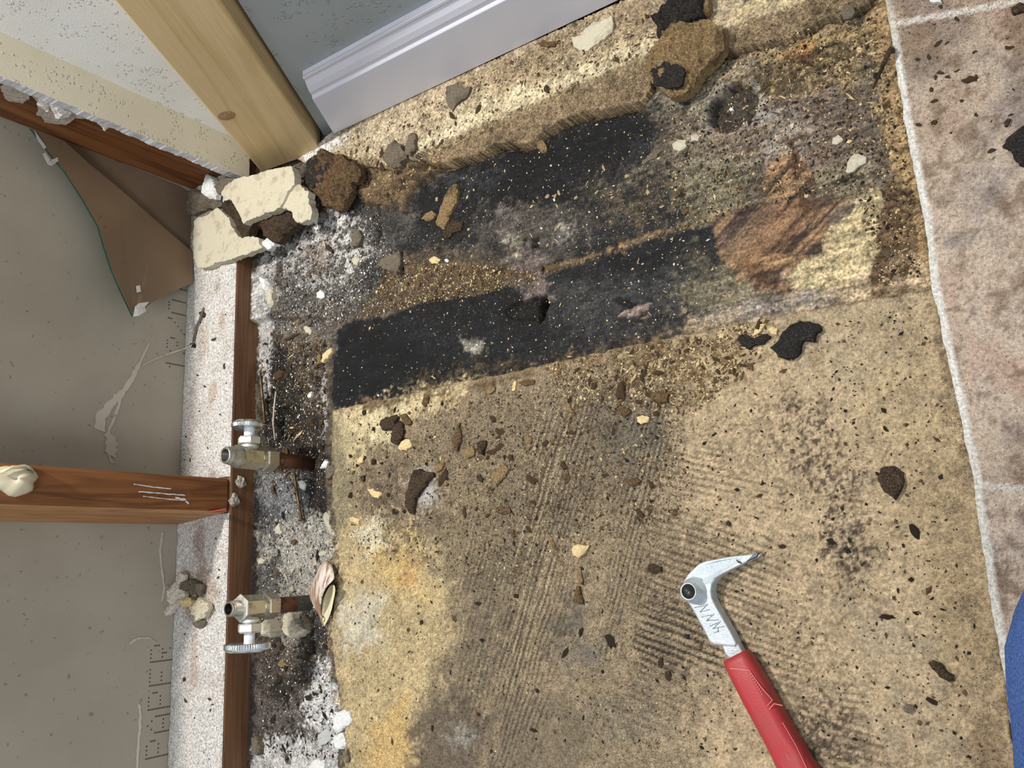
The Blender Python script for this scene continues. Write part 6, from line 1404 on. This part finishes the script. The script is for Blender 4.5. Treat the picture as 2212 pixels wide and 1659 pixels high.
LMK = [((1710, 735), 'the large black mouldy flake'), ((1640, 735), 'the small black mouldy flake'), ((1925, 1040), 'the dark round disc'), ((2035, 1450), 'the dark oblong flake'), ((1500, 1275), 'the tool head'),
       ((1640, 1195), 'the claw tip'), ((1640, 1480), 'the red grip'), ((835, 930), 'the dark chunk cluster'), ((895, 1050), 'the dark forked scrap'), ((1075, 1025), 'the tan flat flake'), ((1035, 965), 'the dark upright chip'),
       ((1365, 1040), 'the brown oval crumb'), ((1345, 885), 'the brown rounded crumb'), ((1245, 1190), 'the yellow cream crumbs'), ((1190, 1165), 'the thin tan splinter'), ((1245, 1280), 'the brown pointed chip'),
       ((1165, 665), 'the black hollow'), ((1580, 232), 'the round hole'), ((965, 445), 'the long tan crumb'), ((690, 637), 'the round white disc'), ((630, 1000), 'the upper copper pipe'), ((630, 1305), 'the lower copper pipe'),
       ((705, 1290), 'the curled flake'), ((735, 1560), 'the smooth white chips'), ((715, 400), 'the dark rotted chunk'), ((985, 205), 'the grey angular flake'), ((1280, 75), 'the pale cream flake'), ((1470, 140), 'the tan rotted slab'),
       ((1905, 145), 'the thin dark twig'), ((2190, 300), 'the black flake'), ((425, 745), 'the crooked fibre'), ((545, 990), 'the upper valve body'), ((410, 1290), 'the debris heap'), ((525, 1400), 'the lower hand wheel'),
       ((560, 860), 'the long screw'), ((645, 1070), 'the rusty screw'), ((935, 560), 'the bright cream chip'), ((1015, 745), 'the pale smudge'), ((1250, 920), 'the slanting splinter'), ((1660, 520), 'the orange wood strands'),
       ((617, 1640), 'the screw head'), ((1000, 1570), 'the dark patch'), ((840, 1400), 'the pale patch'), ((2100, 60), 'the top right crumb')]
def where(px, py, rank=0):
    (lx, ly), nm = sorted(LMK, key=lambda q: (px - q[0][0]) ** 2 + (py - q[0][1]) ** 2)[rank]
    dx_, dy_ = px - lx, py - ly; d = math.hypot(dx_, dy_); adv = 'right beside' if d < 28 else ('close' if d < 75 else ('a little' if d < 150 else 'far'))
    if d < 28: return adv + ' ' + nm
    if abs(dx_) > 2.2 * abs(dy_): dr_ = 'right of' if dx_ > 0 else 'left of'
    elif abs(dy_) > 2.2 * abs(dx_): dr_ = 'below' if dy_ > 0 else 'above'
    else: dr_ = ('below' if dy_ > 0 else 'above') + ' and ' + ('right of' if dx_ > 0 else 'left of')
    return adv + ' ' + dr_ + ' ' + nm
USED = set()
def unique(head, px, py):
    for k in range(5):
        t = head + ' ' + where(px, py, k)
        if t not in USED and len(t.split()) <= 16: break
    USED.add(t); return t
def scatter(n, poly, size, kind, mat, name, col, cat, group, seed, z=ZY, zfix=None):
    r = random.Random(seed); ms = pm(kind, mat)
    first = None; size *= .78
    for i in range(n):
        px, py = sample(poly, r)
        while inside([(1450, 1250), (1500, 1190), (1660, 1180), (1660, 1220), (1575, 1275), (1650, 1400), (1800, 1659), (1660, 1659), (1540, 1420)], px, py): px, py = sample(poly, r)
        x, y, _ = at(px, py, z); zz_ = zfix if zfix is not None else hgt(x, y)
        k = math.exp(r.gauss(0, .40)); s = size * k; var = r.randrange(5)
        if first is None: o = bpy.data.objects.new(name, ms[var]); first = o
        else: o = first.copy(); o.data = ms[var]
        st = r.uniform(.75, 1.9)
        COL.objects.link(o); o.location = (x, y, zz_ + s * .15); o.scale = (s * st, s, s * .8); o.rotation_euler = (r.uniform(-.3, .3), r.uniform(-.3, .3), r.uniform(0, 6.28))
        adj = 'tiny' if k < .75 else ('small' if k < 1.2 else ('larger' if k < 1.7 else 'biggest'))
        shp = 'elongated ' if st > 1.5 else ('rounded ' if st < 1.0 else '')
        tag(o, unique(adj + ' ' + shp + col, px, py), cat, group)
scatter(46, [(1240, 780), (1480, 735), (1640, 700), (1620, 800), (1500, 890), (1360, 880), (1250, 830)], .0021, 'brown', M_ROT, 'wood_crumb', 'brown wood crumb', 'crumb', 'brown crumbs along the board edge', 11)
scatter(26, [(1240, 780), (1640, 700), (1600, 800), (1400, 850)], .0017, 'cream', M_CREAMCH, 'wood_crumb', 'cream wood crumb', 'crumb', 'cream crumbs along the board edge', 12)
scatter(40, [(940, 880), (1450, 800), (1430, 1100), (1150, 1180), (930, 1100)], .0027, 'brown', M_ROT, 'wood_crumb', 'brown wood crumb', 'crumb', 'brown crumbs on the middle of the board', 13)
scatter(18, [(740, 900), (930, 860), (930, 1120), (760, 1120)], .0030, 'dark', M_ROTD, 'wood_crumb', 'dark wood crumb', 'crumb', 'dark crumbs on the board corner', 14)
scatter(22, [(1450, 900), (1950, 800), (2050, 1200), (2080, 1600), (1800, 1600), (1650, 1100)], .0018, 'dark', M_ROTD, 'wood_crumb', 'dark wood crumb', 'crumb', 'dark crumbs on the right of the board', 15)
scatter(16, [(760, 1280), (1350, 1280), (1350, 1640), (800, 1640)], .0020, 'dark', M_ROTD, 'wood_crumb', 'dark wood crumb', 'crumb', 'dark crumbs on the lower board', 16)
scatter(40, [(880, 570), (1130, 585), (1190, 600), (1060, 630), (930, 650), (830, 640)], .0026, 'tan', M_TANROT, 'wood_crumb', 'tan wood crumb', 'crumb', 'tan crumbs between the black boards', 17, z=ZK)
scatter(24, [(1120, 590), (1290, 550), (1560, 475), (1540, 485), (1200, 600)], .0018, 'tan', M_TANROT, 'wood_crumb', 'tan wood crumb', 'crumb', 'tan crumbs in the seam', 18, z=ZK)
scatter(30, [(900, 430), (1400, 300), (1560, 420), (1300, 560), (1000, 540)], .0014, 'cream', M_CREAMCH, 'wood_crumb', 'cream wood crumb', 'crumb', 'pale crumbs on the black mould', 19, z=ZK)
scatter(36, [(575, 600), (720, 560), (820, 620), (700, 720), (600, 760)], .0026, 'greyb', M_GREYCH, 'debris_crumb', 'grey brown crumb', 'crumb', 'grey crumbs left of the black board', 20, z=ZK)
scatter(34, [(575, 780), (715, 760), (712, 960), (640, 980), (575, 940)], .0024, 'brown', M_ROT, 'debris_crumb', 'brown wood crumb', 'crumb', 'brown crumbs in the upper trench', 21, z=Z0)
scatter(26, [(570, 1120), (720, 1110), (720, 1280), (580, 1290)], .0022, 'pale', M_PALE, 'plaster_crumb', 'pale plaster crumb', 'crumb', 'pale crumbs between the valves', 22, z=Z0)
scatter(26, [(580, 1380), (710, 1380), (700, 1590), (570, 1590)], .0030, 'dark', M_ROTD, 'debris_crumb', 'dark wood crumb', 'crumb', 'dark crumbs below the lower valve', 23, z=Z0)
scatter(24, [(560, 1600), (740, 1560), (740, 1659), (560, 1659)], .0028, 'white', M_WHT, 'plaster_crumb', 'white plaster crumb', 'crumb', 'white crumbs at the bottom', 24, z=Z0)
scatter(26, [(740, 330), (1000, 300), (900, 350), (860, 430), (780, 430)], .0030, 'brown', M_ROT, 'wood_crumb', 'brown wood crumb', 'crumb', 'brown crumbs at the strip end', 25, z=.018)
scatter(30, [(800, 280), (1400, 30), (1440, 60), (960, 280)], .0014, 'brown', M_ROT, 'wood_crumb', 'brown wood crumb', 'crumb', 'brown crumbs on the strip', 26, z=ZLG)
scatter(34, [(1940, 10), (2200, 10), (2200, 330), (1990, 350)], .0014, 'brown', M_ROT, 'wood_crumb', 'brown wood crumb', 'crumb', 'brown crumbs on the upper tiles', 27, z=ZT, zfix=ZT)
scatter(20, [(380, 660), (500, 640), (480, 1010), (400, 1010)], .0013, 'brown', M_ROT, 'wood_crumb', 'brown wood crumb', 'crumb', 'brown crumbs on the upper plate dust', 28, z=.0315, zfix=.0315)
scatter(20, [(400, 1160), (490, 1150), (480, 1640), (380, 1640)], .0015, 'brown', M_ROT, 'wood_crumb', 'brown wood crumb', 'crumb', 'brown crumbs on the lower plate dust', 29, z=.0315, zfix=.0315)

CV, CF, CM, CN = [], [], [], [0]
TOOLPX = [(1460, 1260), (1500, 1200), (1650, 1185), (1660, 1215), (1570, 1270), (1640, 1400), (1780, 1659), (1670, 1659), (1550, 1420)]
def crumbs(mi_, regions, seed, sz):
    rs = np.random.RandomState(seed); base = np.array([(1, 0, 0), (-1, 0, 0), (0, 1, 0), (0, -1, 0), (0, 0, 1), (0, 0, -1)], float)
    ff = np.array([(0, 2, 4), (2, 1, 4), (1, 3, 4), (3, 0, 4), (2, 0, 5), (1, 2, 5), (3, 1, 5), (0, 3, 5)]); r = random.Random(seed)
    for poly, cnt, zz_ in regions:
        for _k in range(cnt):
            px, py = sample(poly, r)
            if inside(TOOLPX, px, py): continue
            x, y, _ = at(px, py, zz_); z = hgt(x, y)
            s = sz * math.exp(r.gauss(0, .45)); a = r.uniform(0, 6.28); v = base * (1 + rs.uniform(-.35, .35, (6, 3))) * s * np.array([1.3, .8, .5])
            ca, sa = math.cos(a), math.sin(a); v = np.stack([v[:, 0] * ca - v[:, 1] * sa, v[:, 0] * sa + v[:, 1] * ca, v[:, 2]], 1) + np.array([x, y, z + s * .3])
            CV.append(v); CF.append(ff + CN[0]); CM.extend([mi_] * 8); CN[0] += 6
RB = [(1180, 790), (1660, 690), (1640, 780), (1500, 900), (1200, 860)]
MID = [(760, 900), (1450, 780), (1500, 1100), (1100, 1250), (760, 1200)]; FULLB = [(740, 900), (2000, 650), (2150, 1640), (760, 1640)]
BANDR = [(860, 560), (1130, 580), (1190, 600), (1060, 632), (900, 660), (760, 690)]; TRN = [(565, 740), (715, 720), (715, 1050), (565, 1050)]; TRL = [(565, 1050), (718, 1050), (730, 1640), (560, 1640)]
UPR = [(1420, 230), (1560, 130), (1900, 30), (1960, 300), (1990, 600), (1900, 620), (1850, 420), (1640, 440), (1460, 500)]; LEDG = [(720, 310), (1340, 20), (1440, 95), (960, 330), (860, 420), (780, 430)]
BLK = [(860, 460), (1100, 320), (1400, 240), (1560, 480), (1650, 680), (1100, 800), (730, 880), (730, 710), (900, 640)]; WHI = [(570, 520), (800, 430), (860, 560), (740, 700), (570, 720)]
def splinters(mi_, poly, cnt, zz_, seed, L):
    r = random.Random(seed)
    for _k in range(cnt):
        px, py = sample(poly, r); x, y, _ = at(px, py, zz_); z = hgt(x, y) + .0004; a = r.uniform(0, 6.28); l_ = L * math.exp(r.gauss(0, .4)); w = l_ * r.uniform(.06, .16)
        d = Vector((math.cos(a), math.sin(a), r.uniform(-.05, .35))).normalized() * l_; n_ = Vector((-math.sin(a), math.cos(a), 0)) * w; p = Vector((x, y, z + max(0, -d.z)))
        pts = [p, p + d * .3 + n_, p + d, p + d * .6 - n_, p + d * .5 + Vector((0, 0, w * 1.2)), p + d * .5 - Vector((0, 0, w))]
        CV.append(np.array([tuple(q) for q in pts])); CF.append(np.array([(0, 1, 4), (1, 2, 4), (2, 3, 4), (3, 0, 4), (1, 0, 5), (2, 1, 5), (3, 2, 5), (0, 3, 5)]) + CN[0]); CM.extend([mi_] * 8); CN[0] += 6
splinters(1, TRN, 30, Z0, 71, .005); splinters(2, TRN, 120, Z0, 70, .006); splinters(0, TRN, 150, Z0, 72, .007); splinters(0, BANDR, 130, ZK, 73, .005); splinters(0, WHI, 60, ZK, 74, .005); splinters(1, RB, 90, ZY, 75, .004); splinters(0, MID, 130, ZY, 76, .0035); splinters(2, TRL, 80, Z0, 77, .006)
splinters(0, UPR, 120, ZK, 78, .004); splinters(1, UPR, 60, ZK, 79, .0035); splinters(0, LEDG, 120, ZLG, 80, .004); splinters(1, BLK, 50, ZK, 81, .003)
crumbs(0, [(RB, 1300, ZY), (MID, 2400, ZY), (FULLB, 1400, ZY), (BANDR, 1500, ZK), (TRN, 900, Z0), (UPR, 1600, ZK), (LEDG, 1200, ZLG), (TRL, 500, Z0)], 61, .00060)
crumbs(1, [(RB, 1000, ZY), (MID, 700, ZY), (FULLB, 300, ZY), (BANDR, 1300, ZK), (TRN, 300, Z0), (UPR, 1100, ZK), (LEDG, 1700, ZLG), (BLK, 700, ZK)], 62, .00045)
crumbs(2, [(TRN, 1500, Z0), (TRL, 2000, Z0), (WHI, 1700, ZK), (MID, 900, ZY), (UPR, 1300, ZK), (FULLB, 900, ZY)], 63, .00060)
crumbs(3, [(WHI, 2000, ZK), (TRL, 1500, Z0), (TRN, 1000, Z0), (BLK, 200, ZK)], 64, .00045)
o = mesh_obj('crumb_litter', np.concatenate(CV).tolist(), np.concatenate(CF).tolist(), [M_ROT, M_CREAMCH, M_BLACK, M_WHT]); o.data.polygons.foreach_set('material_index', CM)
tag(o, 'countless fine brown, tan, black and white grains strewn over boards and trench', 'sawdust', kind='stuff')
